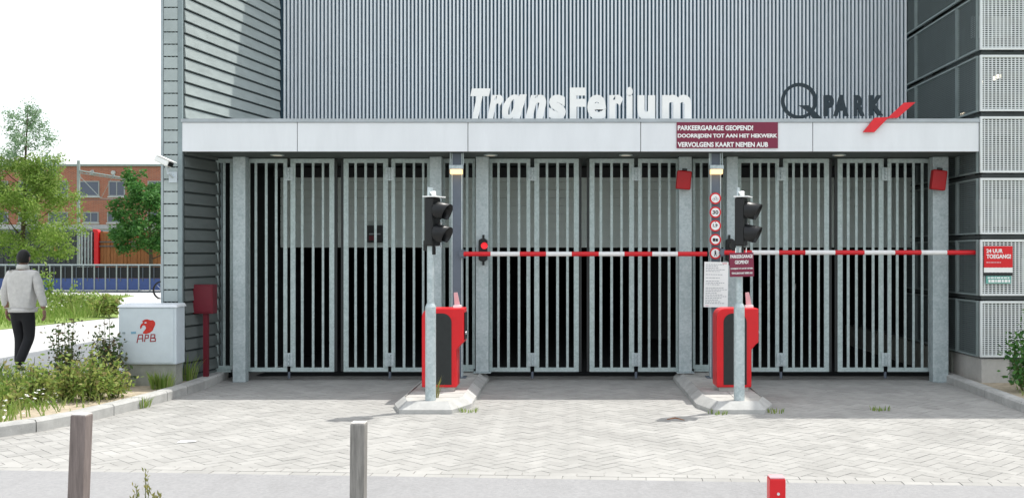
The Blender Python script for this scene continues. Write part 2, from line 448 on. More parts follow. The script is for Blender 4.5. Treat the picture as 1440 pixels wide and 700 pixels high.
# left wing wall: dark core with horizontal planks
core = [(-4.93,12.14),(-4.715,12.14),(-4.27,14.6),(-4.27,40),(-4.93,40)]
MB().slab(core, 0, 9.9).build('wing_core', 'plank_core', g)
P0, P1 = Vector((-4.705, 12.13)), Vector((-4.262, 14.64)); pd = (P1-P0).normalized(); pn = Vector((pd.y, -pd.x))
side = MB(); low = MB(); front = MB(); outer = MB()
ph = .149; z = 4.65-math.floor(4.65/ph)*ph
lips = MB()
while z < 9.85:
    z1 = z+ph-.026
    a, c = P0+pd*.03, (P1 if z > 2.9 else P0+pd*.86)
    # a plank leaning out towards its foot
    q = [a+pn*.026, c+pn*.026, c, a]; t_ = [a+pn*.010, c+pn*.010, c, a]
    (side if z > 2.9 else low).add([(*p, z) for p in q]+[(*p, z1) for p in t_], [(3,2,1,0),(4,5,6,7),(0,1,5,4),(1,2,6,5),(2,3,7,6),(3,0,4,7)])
    front.box(-4.925, -4.755, 12.10, 12.139, z, z1+.010)
    for fx in (-4.89, -4.84, -4.79):
        lips.box(fx-.006, fx+.006, 12.112, 12.139, z1+.0105, z1+.0255)
    outer.box(-4.955, -4.931, 12.16, 39.9, z, z1)
    z += ph
side.build('wing_side_planks', 'plank', g); low.build('shaded_low_planks', 'plank_shaded', g); e0 = P0+pd*.865; e1 = P0+pd*.90  # same wing planks below the canopy, their shade painted in by a darker colour
MB().slab([tuple(e0), tuple(e0+pn*.034), tuple(e1+pn*.034), tuple(e1)], 0, 2.89).build('low_plank_trim', 'corner_trim', g); front.build('wing_end_planks', 'plank_end', g); outer.build('wing_outer_planks', 'plank', g)
pk = lips.build('plank_clips', 'corner_trim', g); pk['kind'] = 'stuff'
MB().box(-4.75, -4.700, 12.095, 12.139, 0, 9.9).build('corner_trim', 'corner_trim', g)
MB().box(-4.957, -4.930, 12.095, 12.155, 0, 9.9).build('edge_trim', 'rail_light', g)
MB().slab([(-4.97,12.08),(-4.68,12.08),(-4.22,14.6),(-4.22,40),(-4.97,40)], 9.905, 10.0).build('wing_coping', 'flashing', g)
# canopy
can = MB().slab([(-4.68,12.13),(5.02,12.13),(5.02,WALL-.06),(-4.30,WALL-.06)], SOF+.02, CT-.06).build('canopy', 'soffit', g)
seams = [255, 418, 658, 901, 1143, 1377]
for i in range(5):
    MB().box(X(seams[i], FY)+.004, X(seams[i+1], FY)-.004, FY, FY+.028, SOF-.002, CT-.045).build('fascia_panel', 'white_panel', can, bevel=.003)
MB().box(X(255, FY), X(1377, FY), FY-.015, FY+.16, CT-.042, CT).build('cap_flashing', 'flashing', can)
MB().slab([(-4.68,12.27),(5.02,12.27),(5.02,WALL-.06),(-4.30,WALL-.06)], CT-.058, CT-.02).build('canopy_deck', 'flashing', can)
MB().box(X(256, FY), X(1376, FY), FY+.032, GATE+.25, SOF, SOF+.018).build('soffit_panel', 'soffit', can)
for px in (390, 690, 1180, 880):
    dl = MB(); yy = 12.5
    dl.tube([(X(px, yy), yy, SOF-.012), (X(px, yy), yy, SOF-.001)], .085, 20)
    d0 = dl.build('downlight_ring', 'galv', can)
    MB().tube([(X(px, yy), yy, SOF-.015), (X(px, yy), yy, SOF-.0125)], .06, 20).build('downlight', 'downlight', can)
# inside: half-lowered roller shutter across the entrance, dark hall behind
sh = MB(); zb = 1.775; zz = zb
while zz < 2.86:
    sh.box(-4.20, 5.0, 14.50, 14.53, zz+.004, min(zz+.11, 2.87)); zz += .115
sh.box(-4.20, 5.0, 14.51, 14.60, zb-.03, zb+.003)
shut = MB().box(-4.2, 5.0, 14.531, 14.545, zb, 2.87).build('roller_shutter', 'shutter', g)
sh.build('shutter_slats', 'shutter', shut)
MB().box(-4.25, 5.0, 14.30, 14.50, 2.76, 2.89).build('lintel', 'dark_beam', g)
b = MB()
b.quad((-4.2,13.35,.022),(5.24,13.35,.022),(5.24,41,.022),(-4.2,41,.022))
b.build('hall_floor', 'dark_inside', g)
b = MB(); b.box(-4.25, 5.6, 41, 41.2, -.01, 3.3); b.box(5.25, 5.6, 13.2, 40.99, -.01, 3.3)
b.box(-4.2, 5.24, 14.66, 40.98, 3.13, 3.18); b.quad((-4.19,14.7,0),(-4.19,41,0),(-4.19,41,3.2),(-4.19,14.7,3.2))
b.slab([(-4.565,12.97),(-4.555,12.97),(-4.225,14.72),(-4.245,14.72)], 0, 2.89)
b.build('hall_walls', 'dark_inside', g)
for yy in (19, 25, 31):
    for xx in (-1.5, 1.7):
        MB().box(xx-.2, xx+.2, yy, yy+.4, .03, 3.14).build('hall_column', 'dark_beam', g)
# glimpse of the display box hanging on the shutter
t = thing('display_box', (X(527, 14.4), 14.4, Z(341, 14.4)), 'small dark display box hung inside on the grey shutter behind the left gate', 'display')
yy = 14.4
MB().box(X(516, yy), X(538, yy), yy, yy+.08, Z(341, yy), Z(317, yy)).build('case', 'black_plastic', t, .005)
MB().box(X(519, yy), X(535, yy), yy-.006, yy-.001, Z(330, yy), Z(328, yy)).build('divider', 'ink', t)
MB().box(X(519, yy), X(526, yy), yy-.005, yy-.001, Z(338, yy), Z(331.5, yy)).build('red_field', 'red_dull', t)

# ================================================================== MESH CLAD STAIR TOWER (right)
tw = thing('stair_tower', (7, 14, 0), 'multi-storey corner block clad in white perforated mesh panels on a concrete plinth', 'building')
TX = 4.99; TY = 12.1; XE = 9.5; YE = 18.0; TOP = 7.85
tops = [1.08+.745*k for k in range(-0, 9)]
def mesh_panel(p0, p1, z0, z1, m, fr=.026, pit=.0467, vit=.0255):
    # p0,p1 plan points; outward normal on the right of p0->p1 ... grid of thin bars plus a frame
    a = Vector(p0); c = Vector(p1); L = (c-a).length; d = (c-a)/L; n_ = Vector((d.y, -d.x))
    def bar(u0, u1, v0, v1, o0, o1, B):
        q = [a+d*u0+n_*o1, a+d*u1+n_*o1, a+d*u1+n_*o0, a+d*u0+n_*o0]
        B.add([(*p, v0) for p in q]+[(*p, v1) for p in q], [(3,2,1,0),(4,5,6,7),(0,1,5,4),(1,2,6,5),(2,3,7,6),(3,0,4,7)])
    F = MB()
    bar(0, L, z0, z0+fr, 0, .03, F); bar(0, L, z1-fr, z1, 0, .03, F); bar(0, fr, z0+fr, z1-fr, 0, .03, F); bar(L-fr, L, z0+fr, z1-fr, 0, .03, F)
    G = MB()
    u = fr+pit*.7
    while u < L-fr:
        bar(u-.0072, u+.0072, z0+fr, z1-fr, .002, .010, G); u += pit
    v = z0+fr+vit*.6
    while v < z1-fr:
        bar(fr, L-fr, v-.005, v+.005, .0105, .0145, G); v += vit
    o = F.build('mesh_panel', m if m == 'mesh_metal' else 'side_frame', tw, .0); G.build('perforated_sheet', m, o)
    return o
cols_f = [(TX, 6.02), (6.05, 7.5), (7.53, XE)]
for k, zt in enumerate(tops):
    zb_ = zt-.68
    for (xa, xb) in cols_f: mesh_panel((xa, TY), (xb, TY), zb_, zt, 'mesh_metal')
    # side face: panels run back along Y; facing -X
    for (ya, yb) in ((TY+.04, 12.76), (12.79, 14.27), (14.30, WALL+.1)):
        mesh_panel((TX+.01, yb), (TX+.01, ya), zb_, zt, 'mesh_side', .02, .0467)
    MB().box(TX+.05, XE-.02, TY+.06, TY+.12, zt+.012, zt+.055).build('ledge', 'slab', tw)
    MB().box(TX+.05, TX+.12, TY+.13, WALL+.1, zt+.012, zt+.055).build('ledge', 'slab', tw)
for (zz0, zz1, xa, xb) in ((4.36, 4.62, 5.05, 9.4), (2.0, 2.33, 5.10, 5.55), (2.0, 2.33, 5.75, 9.4), (.5, .9, 6.2, 9.4), (1.3, 1.6, 5.6, 9.4), (5.6, 6.0, 5.05, 9.4)):
    MB().box(xa, xb, TY+.35, TY+.42, zz0, zz1).build('spandrel', 'spandrel', tw)
MB().box(TX+.35, TX+.42, 12.9, 14.1, 4.25, 4.7).build('spandrel', 'mesh_side', tw)
for (xx, yy) in ((TX+.12, 12.20), (5.5, 12.3), (TX+.12, 12.75), (TX+.12, 14.25), (6.9, 12.3)):
    MB().box(xx, xx+.09, yy, yy+.09, .3, TOP).build('column', 'slab', tw)
b = MB(); b.quad((TX+.7,TY+1.3,0),(XE,TY+1.3,0),(XE,TY+1.3,TOP),(TX+.7,TY+1.3,TOP)); b.quad((TX+.7,YE,0),(TX+.7,TY+1.3,0),(TX+.7,TY+1.3,TOP),(TX+.7,YE,TOP))
b.build('inner_wall', 'slab', tw)
for zf in (.38, 3.22, 5.45):
    MB().box(TX+.15, XE-.1, TY+.15, YE, zf-.12, zf).build('floor_slab', 'slab', tw)
MB().box(TX-.02, XE+.05, TY-.02, YE, TOP+.01, TOP+.16).build('roof', 'flashing', tw)
b = MB(); b.quad((XE,TY+.05,.3),(XE,YE,.3),(XE,YE,TOP),(XE,TY+.05,TOP)); b.quad((TX+.2,YE,.3),(XE,YE,.3),(XE,YE,TOP),(TX+.2,YE,TOP)); b.build('rear_wall', 'slab', tw)
MB().box(TX+.03, 5.36, TY+.01, 13.0, 0, .375).build('plinth', 'concrete', tw, .008)
MB().box(5.37, XE, TY+.12, 13.0, 0, .33).build('plinth', 'concrete_dark', tw, .008)
MB().box(TX+.01, TX+.3, 13.01, YE, 0, .37).build('plinth', 'concrete_dark', tw)
# lit tubes inside
MB().box(5.42, 5.47, 12.6, 13.05, 3.88, 3.915).build('tube_light', 'lamp_tube', tw)
MB().box(TX+.30, TX+.36, 13.2, 13.55, 3.52, 3.55).build('tube_light', 'lamp_tube', tw)

# 24 hour sign on the tower
yy = 12.055
t = thing('access_sign', (X(1404, yy), yy, Z(398, yy)), 'red 24 UUR TOEGANG! sign fixed on the white mesh panels at right', 'sign')
pl = MB().box(X(1384, yy), X(1424, yy), yy, yy+.012, Z(376, yy), Z(346, yy)).build('red_plate', 'red_paint', t)
text('24 UUR', X(1387, yy), X(1410, yy), Z(355.5, yy), Z(350, yy), yy-.001, 'white_paint', t, bold=.03)
text('TOEGANG!', X(1387, yy), X(1421.5, yy), Z(363.5, yy), Z(357.5, yy), yy-.001, 'white_paint', t, bold=.03)
lb = MB()
xx = 1387
for wpx in (3.2, 1.8, 4, 2.6, 3.4, 2): lb.box(X(xx, yy), X(xx+wpx, yy), yy-.003, yy-.001, Z(369.6, yy), Z(368.2, yy)); xx += wpx+.7
lb.build('small_print', 'stub', t)['kind'] = 'stuff'
MB().box(X(1384, yy), X(1424, yy), yy, yy+.012, Z(383, yy), Z(376.2, yy)).build('white_strip', 'white_paint', t)
MB().box(X(1384, yy), X(1424, yy), yy+.001, yy+.012, Z(387.5, yy), Z(383.3, yy)).build('black_strip', 'black_panel', t)
gp = MB().box(X(1387, yy), X(1422, yy), yy+.002, yy+.012, Z(398.5, yy), Z(388, yy)).build('green_plate', 'sign_green', t)
lb = MB()
for row, (za, zb2) in enumerate(((391.5, 389.5), (397, 393))):
    xx = 1389+row
    for wpx in (3, 4.5, 2.2, 5, 3, 4.2, 2.5):
        if xx+wpx > 1421: break
        lb.box(X(xx, yy), X(xx+wpx, yy), yy-.001, yy+.0015, Z(za, yy), Z(zb2, yy)); xx += wpx+1
lb.build('small_print', 'white_paint', t)['kind'] = 'stuff'

# ================================================================== POSTS, GRILLES, GATES
def post(pxl, pxr, Y, label, zb=.0, name='galvanised_post', m='galv', grp='galvanised posts of the gates'):
    b = MB(); b.box(X(pxl, Y), X(pxr, Y), Y, Y+.14, zb+.012, SOF-.003)
    b2 = MB(); b2.box(X(pxl, Y)-.03, X(pxr, Y)+.03, Y-.03, Y+.17, zb, zb+.011)
    t = thing(name, ((X(pxl, Y)+X(pxr, Y))/2, Y+.07, zb), label, 'post', grp)
    b.build('shaft', m, t, .006); b2.build('base_plate', m, t)
    return t
PY = 12.72
post(327, 345, PY, 'leftmost galvanised post, beside the left wing wall of the entrance', .0)
post(604, 621, PY, 'galvanised post standing behind the left traffic light', .131)
post(669, 687, PY, 'galvanised post with the small red signal lamp on it', .131)
post(955, 973, PY, 'galvanised post with a tilted red box left of the round signs', .131)
post(1022, 1038, PY, 'galvanised post standing behind the right traffic light', .131)
post(1312, 1334, PY, 'rightmost galvanised post with a tilted red box, beside the mesh tower', .0)

rng0 = random.Random(5)
def bars_panel(parent, name, x0, x1, bars, z0, z1, Y, stile=.05, bar=.031, dep=.022, no_left=False):
    f = MB()
    f.box(x0, x1, Y, Y+dep, z0, z0+.055); f.box(x0, x1, Y, Y+dep, z1-.055, z1)
    f.box(x0, x0+stile, Y+.001, Y+dep-.001, z0+.0555, z1-.0555); f.box(x1-stile, x1, Y+.001, Y+dep-.001, z0+.0555, z1-.0555)
    o = f.build(name, 'galv_bar', parent, .003)
    g_ = MB()
    for px in bars: g_.box(X(px, Y)-bar/2+rng0.uniform(-.002, .002), X(px, Y)+bar/2+rng0.uniform(-.002, .002), Y+.004, Y+dep-.004, z0+.0555, z1-.0555)
    g_.build('bars', 'galv_bar', o)
    return o
def gate(px0, pxh0, pxh1, px1, bl, br, label, hang):
    Y = GATE; z0, z1 = .125, SOF-.012
    t = thing('folding_gate', ((X(px0, Y)+X(px1, Y))/2, Y, 0), label, 'gate', 'folding bar gates of the garage entrance')
    bars_panel(t, 'gate_leaf', X(px0, Y), X(pxh0, Y)+.025, bl, z0, z1, Y, .05 if hang > 0 else .065)
    bars_panel(t, 'gate_leaf', X(pxh1, Y)-.025, X(px1, Y), br, z0, z1, Y, .065 if hang > 0 else .05)
    xm = (X(pxh0, Y)+X(pxh1, Y))/2
    for zz in (.2, 2.60):
        h = MB(); h.box(xm-.055, xm+.055, Y-.014, Y-.002, zz, zz+.17)
        for dz in (.02, .07, .12): h.tube([(xm, Y-.022, zz+dz), (xm, Y-.022, zz+dz+.035)], .02, 10)
        h.build('hinge', 'galv', t)
    MB().tube([(xm, Y+.02, .04), (xm, Y+.02, .124)], .018, 8).build('drop_bolt', 'grey_steel', t)
    xe = X(px1, Y) if hang > 0 else X(px0, Y)
    # rubber closing edge
    MB().box(xe+(.004 if hang > 0 else -.035), xe+(.035 if hang > 0 else -.004), Y+.01, Y+.04, .13, SOF-.02).build('edge_seal', 'black_panel', t)
gate(346, 401, 411, 470, (359.5, 374, 388), (425, 440, 454), 'left folding gate of the left lane, next to the wing wall', 1)
gate(483, 543, 553, 606, (500, 514, 528), (568, 582, 595), 'right folding gate of the left lane, in front of the dark display box', -1)
gate(687, 743, 754, 814, (701, 715, 730), (769, 784, 798), 'left folding gate of the middle lane, beside the post with the red signal', 1)
gate(829, 889, 900, 956, (845, 860, 874), (913, 928, 941), 'right folding gate of the middle lane, left of the post with round signs', -1)
gate(1037, 1093, 1104, 1166, (1057, 1069, 1081), (1116, 1127.5, 1139, 1151), 'left folding gate of the right lane, behind the right traffic light', 1)
gate(1178, 1240, 1251, 1311, (1193, 1204.5, 1216, 1228), (1262, 1273, 1285, 1297), 'right folding gate of the right lane, next to the mesh tower', -1)
def grille(px0, px1, bars, zb, label):
    t = thing('side_grille', ((X(px0, GATE)+X(px1, GATE))/2, GATE, zb), label, 'grille', 'fixed bar grilles between the gates')
    bars_panel(t, 'grille_frame', X(px0, GATE), X(px1, GATE), bars, zb+.03, SOF-.012, GATE, .035)
    MB().box(X(px0, GATE)+.02, X(px1, GATE)-.02, GATE-.01, GATE+.06, zb, zb+.029).build('foot', 'galv_bar', t)
grille(303, 327, (315,), .12, 'narrow fixed bar grille between the left wing wall and the leftmost post')
grille(622, 668, (633, 645, 657), .131, 'narrow fixed bar grille behind the left grey lamp post')
grille(974, 1021, (986, 998, 1010), .131, 'narrow fixed bar grille behind the post with the round signs')

# dark steel posts with lamps
def steel_post(pxc, label):
    Y = 12.3; xc = X(pxc, Y); hw = .066
    t = thing('steel_post', (xc, Y+.06, .12), label, 'post', 'dark steel posts with a lamp')
    MB().box(xc-hw+.013, xc+hw-.013, Y+.006, Y+.12, .13, SOF-.003).build('shaft', 'grey_steel', t)
    for s in (-1, 1):
        MB().box(xc+s*(hw-.006)-.006, xc+s*(hw-.006)+.006, Y, Y+.126, .13, SOF-.003).build('flange', 'galv', t)
    MB().box(xc-.11, xc+.11, Y-.03, Y+.16, .119, .1295).build('base_plate', 'grey_steel', t)
    l = thing('post_lamp', (xc, Y-.05, Z(246, Y)), label.replace('dark steel post', 'lit box lamp high up on the steel post').replace(' with a lamp', ''), 'lamp', 'lamps on the steel posts')
    MB().box(xc-.085, xc+.085, Y-.10, Y-.002, Z(239, Y), Z(233, Y)).build('housing', 'galv', l, .006)
    MB().box(xc-.075, xc+.075, Y-.095, Y-.006, Z(245.5, Y), Z(239.1, Y)).build('diffuser', 'lamp_warm', l, .008)
    for s in (-1, 1):
        MB().box(xc+s*.08-.006, xc+s*.08+.006, Y-.012, Y-.002, Z(233, Y)+.001, Z(214, Y)).build('bracket', 'galv', l)
    return t
steel_post(642.5, 'dark steel post with a lamp behind the left barrier machine')
steel_post(1006.5, 'dark steel post with a lamp carrying the round signs')

# ================================================================== BOOMS
def boom(pxs, py, Y, label, pivot):
    z = Z(py, Y)
    t = thing('barrier_boom', (X(pxs[0], Y), Y, z), label, 'barrier', 'red and white barrier booms')
    for i in range(len(pxs)-1):
        b = MB(); b.tube([(X(pxs[i], Y)+.0005, Y, z), (X(pxs[i+1], Y)-.0005, Y, z)], .029, 14)
        b.build('red_section' if i % 2 == 0 else 'white_section', 'boom_red' if i % 2 == 0 else 'boom_white', t, smooth=False)
    MB().tube([(X(pxs[-1], Y)+.001, Y, z), (X(pxs[-1], Y)+.02, Y, z)], .03, 14).build('end_cap', 'black_plastic', t)
    h = MB(); h.box(X(pivot, Y)-.06, X(pxs[0], Y)+.02, Y+.031, Y+.075, z-.05, z+.05); h.tube([(X(pxs[0], Y)-.02, Y-.02, z), (X(pxs[0], Y)-.02, Y+.04, z)], .035, 14)
    h.build('hinge', 'grey_steel', t)
boom((652, 690, 731, 768, 804, 842, 878, 917, 953, 994), 357, 12.22, 'red and white boom across the middle lane', 652)
boom((1018, 1057, 1095, 1132, 1174, 1215, 1258, 1295, 1331, 1371), 355, 12.22, 'red and white boom across the right lane', 1020.5)

# ================================================================== SIGNALS, RED BOXES
def small_signal(pxc, py0, py1, label, lit):
    Y = 12.60; xc = X(pxc, Y); z0, z1 = Z(py1, Y), Z(py0, Y); zc = (z0+z1)/2; hw = .055
    t = thing('small_signal', (xc, Y+.06, z0), label, 'signal', 'small black signal boxes on the posts')
    MB().prism([(xc-hw, z0+.07), (xc-hw+.03, z0+.05), (xc+hw-.03, z0+.05), (xc+hw, z0+.07), (xc+hw, z1-.07), (xc+hw-.03, z1-.05), (xc-hw+.03, z1-.05), (xc-hw, z1-.07)], Y, Y+.07).build('case', 'black_plastic', t, .006)
    MB().box(xc-.014, xc+.014, Y+.072, Y+.09, z0, z1).build('bracket', 'black_panel', t)
    if lit:
        MB().tube([(xc+.02, Y-.02, zc+.055), (xc+.02, Y-.001, zc+.055)], .042, 18).build('lens', 'red_light', t)
        hd = MB()
        for k in range(10):
            a0, a1 = math.pi*k/9*1.0, math.pi*(k+1)/9
            if k == 9: break
            r_ = .05; c0, c1 = (xc+.02+r_*math.cos(a0), zc+.055+r_*math.sin(a0)), (xc+.02+r_*math.cos(a1), zc+.055+r_*math.sin(a1))
            d0, d1 = (xc+.02+(r_-.006)*math.cos(a0), zc+.055+(r_-.006)*math.sin(a0)), (xc+.02+(r_-.006)*math.cos(a1), zc+.055+(r_-.006)*math.sin(a1))
            hd.prism([c0, c1, d1, d0], Y-.05, Y-.002)
        hd.build('hood', 'black_plastic', t)
    else:
        MB().tube([(xc+.02, Y-.02, zc+.055), (xc+.02, Y-.001, zc+.055)], .042, 18).build('lens', 'lens_dark', t)
small_signal(679, 330, 373, 'small black signal with a lit red lamp on a galvanised post', True)
small_signal(1027, 330, 373, 'small dark unlit signal box half hidden behind the right traffic light', False)
def red_box(pxc, py0, py1, label, tilt):
    Y = 12.56; xc = X(pxc, Y); zc = Z((py0+py1)/2, Y); h = (py1-py0)/1400*Y/2; hw = .092
    T = Matrix.Translation((xc, Y, zc)) @ Matrix.Rotation(R(tilt), 4, 'Y')
    t = thing('red_box', (xc, Y+.1, zc-h), label, 'box', 'tilted red boxes on the posts')
    MB(T).box(-hw, hw, 0, .10, -h, h).build('case', 'red_sign', t, .015)
    MB(T).box(-.03, .03, .02, .07, h+.001, h+.03).build('knob', 'black_plastic', t, .005)
    MB(T).box(-.02, .02, .101, .155, -.05, .05).build('bracket', 'grey_steel', t)
red_box(962, 240, 266, 'tilted red box on the post between the middle lane and the round signs', 5)
red_box(1321.5, 239, 267, 'tilted red box on the rightmost galvanised post', 7)

# ================================================================== ROUND SIGNS, NOTICES
Y = 12.27; xc = X(1006, Y)
def round_sign(py, label, draw):
    z = Z(py, Y); r = .071
    t = thing('round_sign', (xc, Y, z-r), label, 'sign', 'round red-rimmed signs on the steel post')
    MB().disc((xc, z), r, Y, Y+.01).build('red_rim', 'red_paint', t)
    MB().disc((xc, z), r*.74, Y-.003, Y-.0005).build('white_field', 'white_paint', t)
    draw(t, z)
def ped(t, z):
    b = MB(); b.disc((xc-.002, z+.026), .009, Y-.006, Y-.0035, 12)
    b.prism([(xc-.012, z+.016), (xc-.008, z-.012), (xc+.008, z-.012), (xc+.010, z+.016)], Y-.006, Y-.0035)
    b.prism([(xc-.018, z-.035), (xc-.011, z-.035), (xc+.001, z-.0125), (xc-.008, z-.0125)], Y-.006, Y-.0035)
    b.prism([(xc+.013, z-.035), (xc+.019, z-.035), (xc+.008, z-.0125), (xc+.0015, z-.0125)], Y-.006, Y-.0035)
    b.build('walking_figure', 'black_ink', t)
def bike(t, z):
    b = MB()
    for s in (-1, 1): b.ring((xc+s*.02, z-.012), .012, .016, Y-.006, Y-.0035, 16)
    b.prism([(xc-.02, z-.008), (xc-.016, z-.012), (xc+.004, z+.016), (xc+.0, z+.016)], Y-.006, Y-.0035)
    b.prism([(xc+.016, z-.012), (xc+.02, z-.010), (xc+.010, z+.022), (xc+.006, z+.022)], Y-.006, Y-.0035)
    b.prism([(xc-.004, z+.0165), (xc+.006, z+.0165), (xc+.006, z+.02), (xc-.004, z+.02)], Y-.006, Y-.0035)
    b.build('cycle_symbol', 'ink', t)
def num(s, w_=.036):
    def f(t, z): text(s, xc-w_, xc+w_, z-.024, z+.024, Y-.0035, 'black_ink', t, bold=.02, depth=.003)
    return f
def height(t, z):
    text('1,9', xc-.03, xc+.026, z-.02, z+.024, Y-.0035, 'black_ink', t, bold=.02, depth=.003)
    MB().prism([(xc-.01, z+.048), (xc, z+.036), (xc+.01, z+.048)][::-1], Y-.006, Y-.0035).build('arrow', 'black_ink', t)
def truck(t, z):
    b = MB(); b.box(xc-.032, xc-.003, Y-.006, Y-.0035, z-.014, z+.018); b.box(xc+.002, xc+.032, Y-.006, Y-.0035, z-.014, z+.014)
    for s in (-.024, -.011, .010, .024): b.disc((xc+s, z-.016), .006, Y-.008, Y-.0065, 10)
    b.build('vehicle_symbol', 'black_ink', t)
round_sign(279, 'round red-rimmed sign with a grey cycle symbol, topmost of the five on the post', bike)
round_sign(298.5, 'round red-rimmed sign reading 30 on the steel post', num('30'))
round_sign(317.5, 'round red-rimmed sign with a small height figure, under the 30 sign', height)
round_sign(337, 'round red-rimmed sign with black vehicle symbol on the steel post', truck)
round_sign(356, 'round red-rimmed sign with walking figure, lowest of the five on the post', ped)

def banner():
    Y = FY-.014
    t = thing('banner', (X(1022, Y), Y, Z(208, Y)), 'maroon banner with three lines of white capitals on the white canopy fascia', 'banner')
    MB().box(X(951.5, Y), X(1094, Y), Y, Y+.01, Z(208.5, Y), Z(170, Y)).build('cloth', 'maroon', t)
    yy = Y-.001
    text('PARKEERGARAGE GEOPEND!', X(953, Y), X(1059, Y), Z(183.6, Y), Z(176.6, Y), yy, 'white_paint', t, bold=.035)
    text('DOORRIJDEN TOT AAN HET HEKWERK', X(953, Y), X(1093, Y), Z(195.4, Y), Z(188.3, Y), yy, 'white_paint', t, bold=.035)
    text('VERVOLGENS KAART NEMEN AUB', X(953, Y), X(1080, Y), Z(207, Y), Z(200, Y), yy, 'white_paint', t, bold=.035)
banner()
def notice():
    Y = 12.23
    t = thing('notice_board', (X(1007, Y), Y, Z(432, Y)), 'white rule notice full of small print under the round signs', 'notice')
    T = Matrix.Translation((X(1007, Y), Y, Z(400, Y))) @ Matrix.Rotation(R(1), 4, 'Y')
    hw, hh = .148, .278
    MB(T).box(-hw, hw, 0, .01, -hh, hh).build('board', 'white_paint', t)
    b = MB(T); z = hh-.035; rng = random.Random(3)
    while z > -hh+.03:
        x = -hw+.02; e = hw-.02-rng.random()*.12
        while x < e:
            L = rng.uniform(.012, .035); b.box(x, min(x+L, hw-.015), -.002, -.0005, z, z+.006); x += L+.007
        z -= .021 if rng.random() < .8 else .04
    b.build('small_print', 'ink', t)['kind'] = 'stuff'
    b = MB(T); b.box(hw-.075, hw-.02, -.002, -.0005, hh-.024, hh-.01); b.box(-hw+.02, -hw+.06, -.002, -.0005, -hh+.014, -hh+.022); b.build('heading', 'stub', t)
notice()
def maroon_sign():
    Y = 10.375
    t = thing('maroon_sign', (X(1043, Y), Y, Z(389, Y)), 'square maroon sign with white capitals under the right traffic light', 'sign')
    T = Matrix.Translation((X(1043, Y), Y, Z(372, Y))) @ Matrix.Rotation(R(-1.5), 4, 'Y')
    hw, hh = .126, .125
    MB(T).box(-hw, hw, 0, .008, -hh, hh).build('plate', 'maroon', t, .002)
    def tx(s, z0, z1, w_):
        b = text(s, -w_, w_, z0, z1, -.001, None, None, bold=.02); c = MB(T); c.add(b.v, b.f); c.build('lettering', 'white_paint', t)
    tx('PARKEERGARAGE', .068, .104, .116); tx('GEOPEND!', .008, .045, .07)
    tx('DOORRIJDEN TOT AAN HET HEKWERK', -.052, -.032, .116); tx('VERVOLGENS KAART NEMEN AUB', -.098, -.078, .108)
    b = MB(T)
    for x in (-.06, -.015, .05): b.tube([(x, .004, hh+.001), (x+.004, .004, hh+.05)], .005, 6)
    b.build('hanging_wire', 'white_paint', t)
maroon_sign()

# ================================================================== LETTER SIGNS ON THE CANOPY
def transferium():
    Y = 12.16; zb = CT
    t = thing('letter_sign', (X(816, Y), Y, zb), 'large white TransFerium lettering standing on the canopy edge', 'sign')
    k = .25
    data = [('T',85,197,97,.3),('r',180,272,132,.3),('a',268,388,132,.3),('n',394,512,132,.3),('s',528,622,132,0),('F',645,735,92,0),('e',744,850,132,0),('r',868,945,132,0),('i',964,1000,88,0),('u',1027,1126,135,0),('m',1166,1330,132,0)]
    for ch, a, c, top, sh in data:
        x0, x1 = X(640+a*k, Y), X(640+c*k, Y); z1 = Z(100+top*k, Y); zl = zb+.002
        if ch == 'a':
            # single-storey slanted a
            b = MB(); H = z1-zl; Wd = x1-x0; s = .25*H; th = .075
            cx, cz, rx, rz = x0+Wd*.40, zl+H*.5, Wd*.40, H*.5; n = 28
            vs = []; fs = []
            for q in range(n):
                a_ = 2*math.pi*q/n
                for r0, r1 in ((rx, rz), (rx-th, rz-.055)):
                    xx, zz = cx+r0*math.cos(a_), cz+r1*math.sin(a_); xx += (zz-cz)*.3
                    vs += [(xx, Y, zz), (xx, Y+.05, zz)]
            for q in range(n):
                i, j = 4*q, 4*((q+1) % n)
                fs += [(i, i+2, j+2, j), (i+1, j+1, j+3, i+3), (i, j, j+1, i+1), (i+2, i+3, j+3, j+2)]
            b.add(vs, fs)
            sx = x0+Wd*.62
            b.prism([(sx-.15*H, zl), (sx-.15*H+.085, zl), (sx+.15*H+.085, z1), (sx+.15*H, z1)], Y-.003, Y+.047)
            b.build('letter', 'white_paint', t)
        else:
            text(ch, x0, x1, zl, z1, Y+.05, 'white_paint', t, 'letter', bold=.05 if ch not in 'em' else .04, shear=sh, depth=.03)
transferium()
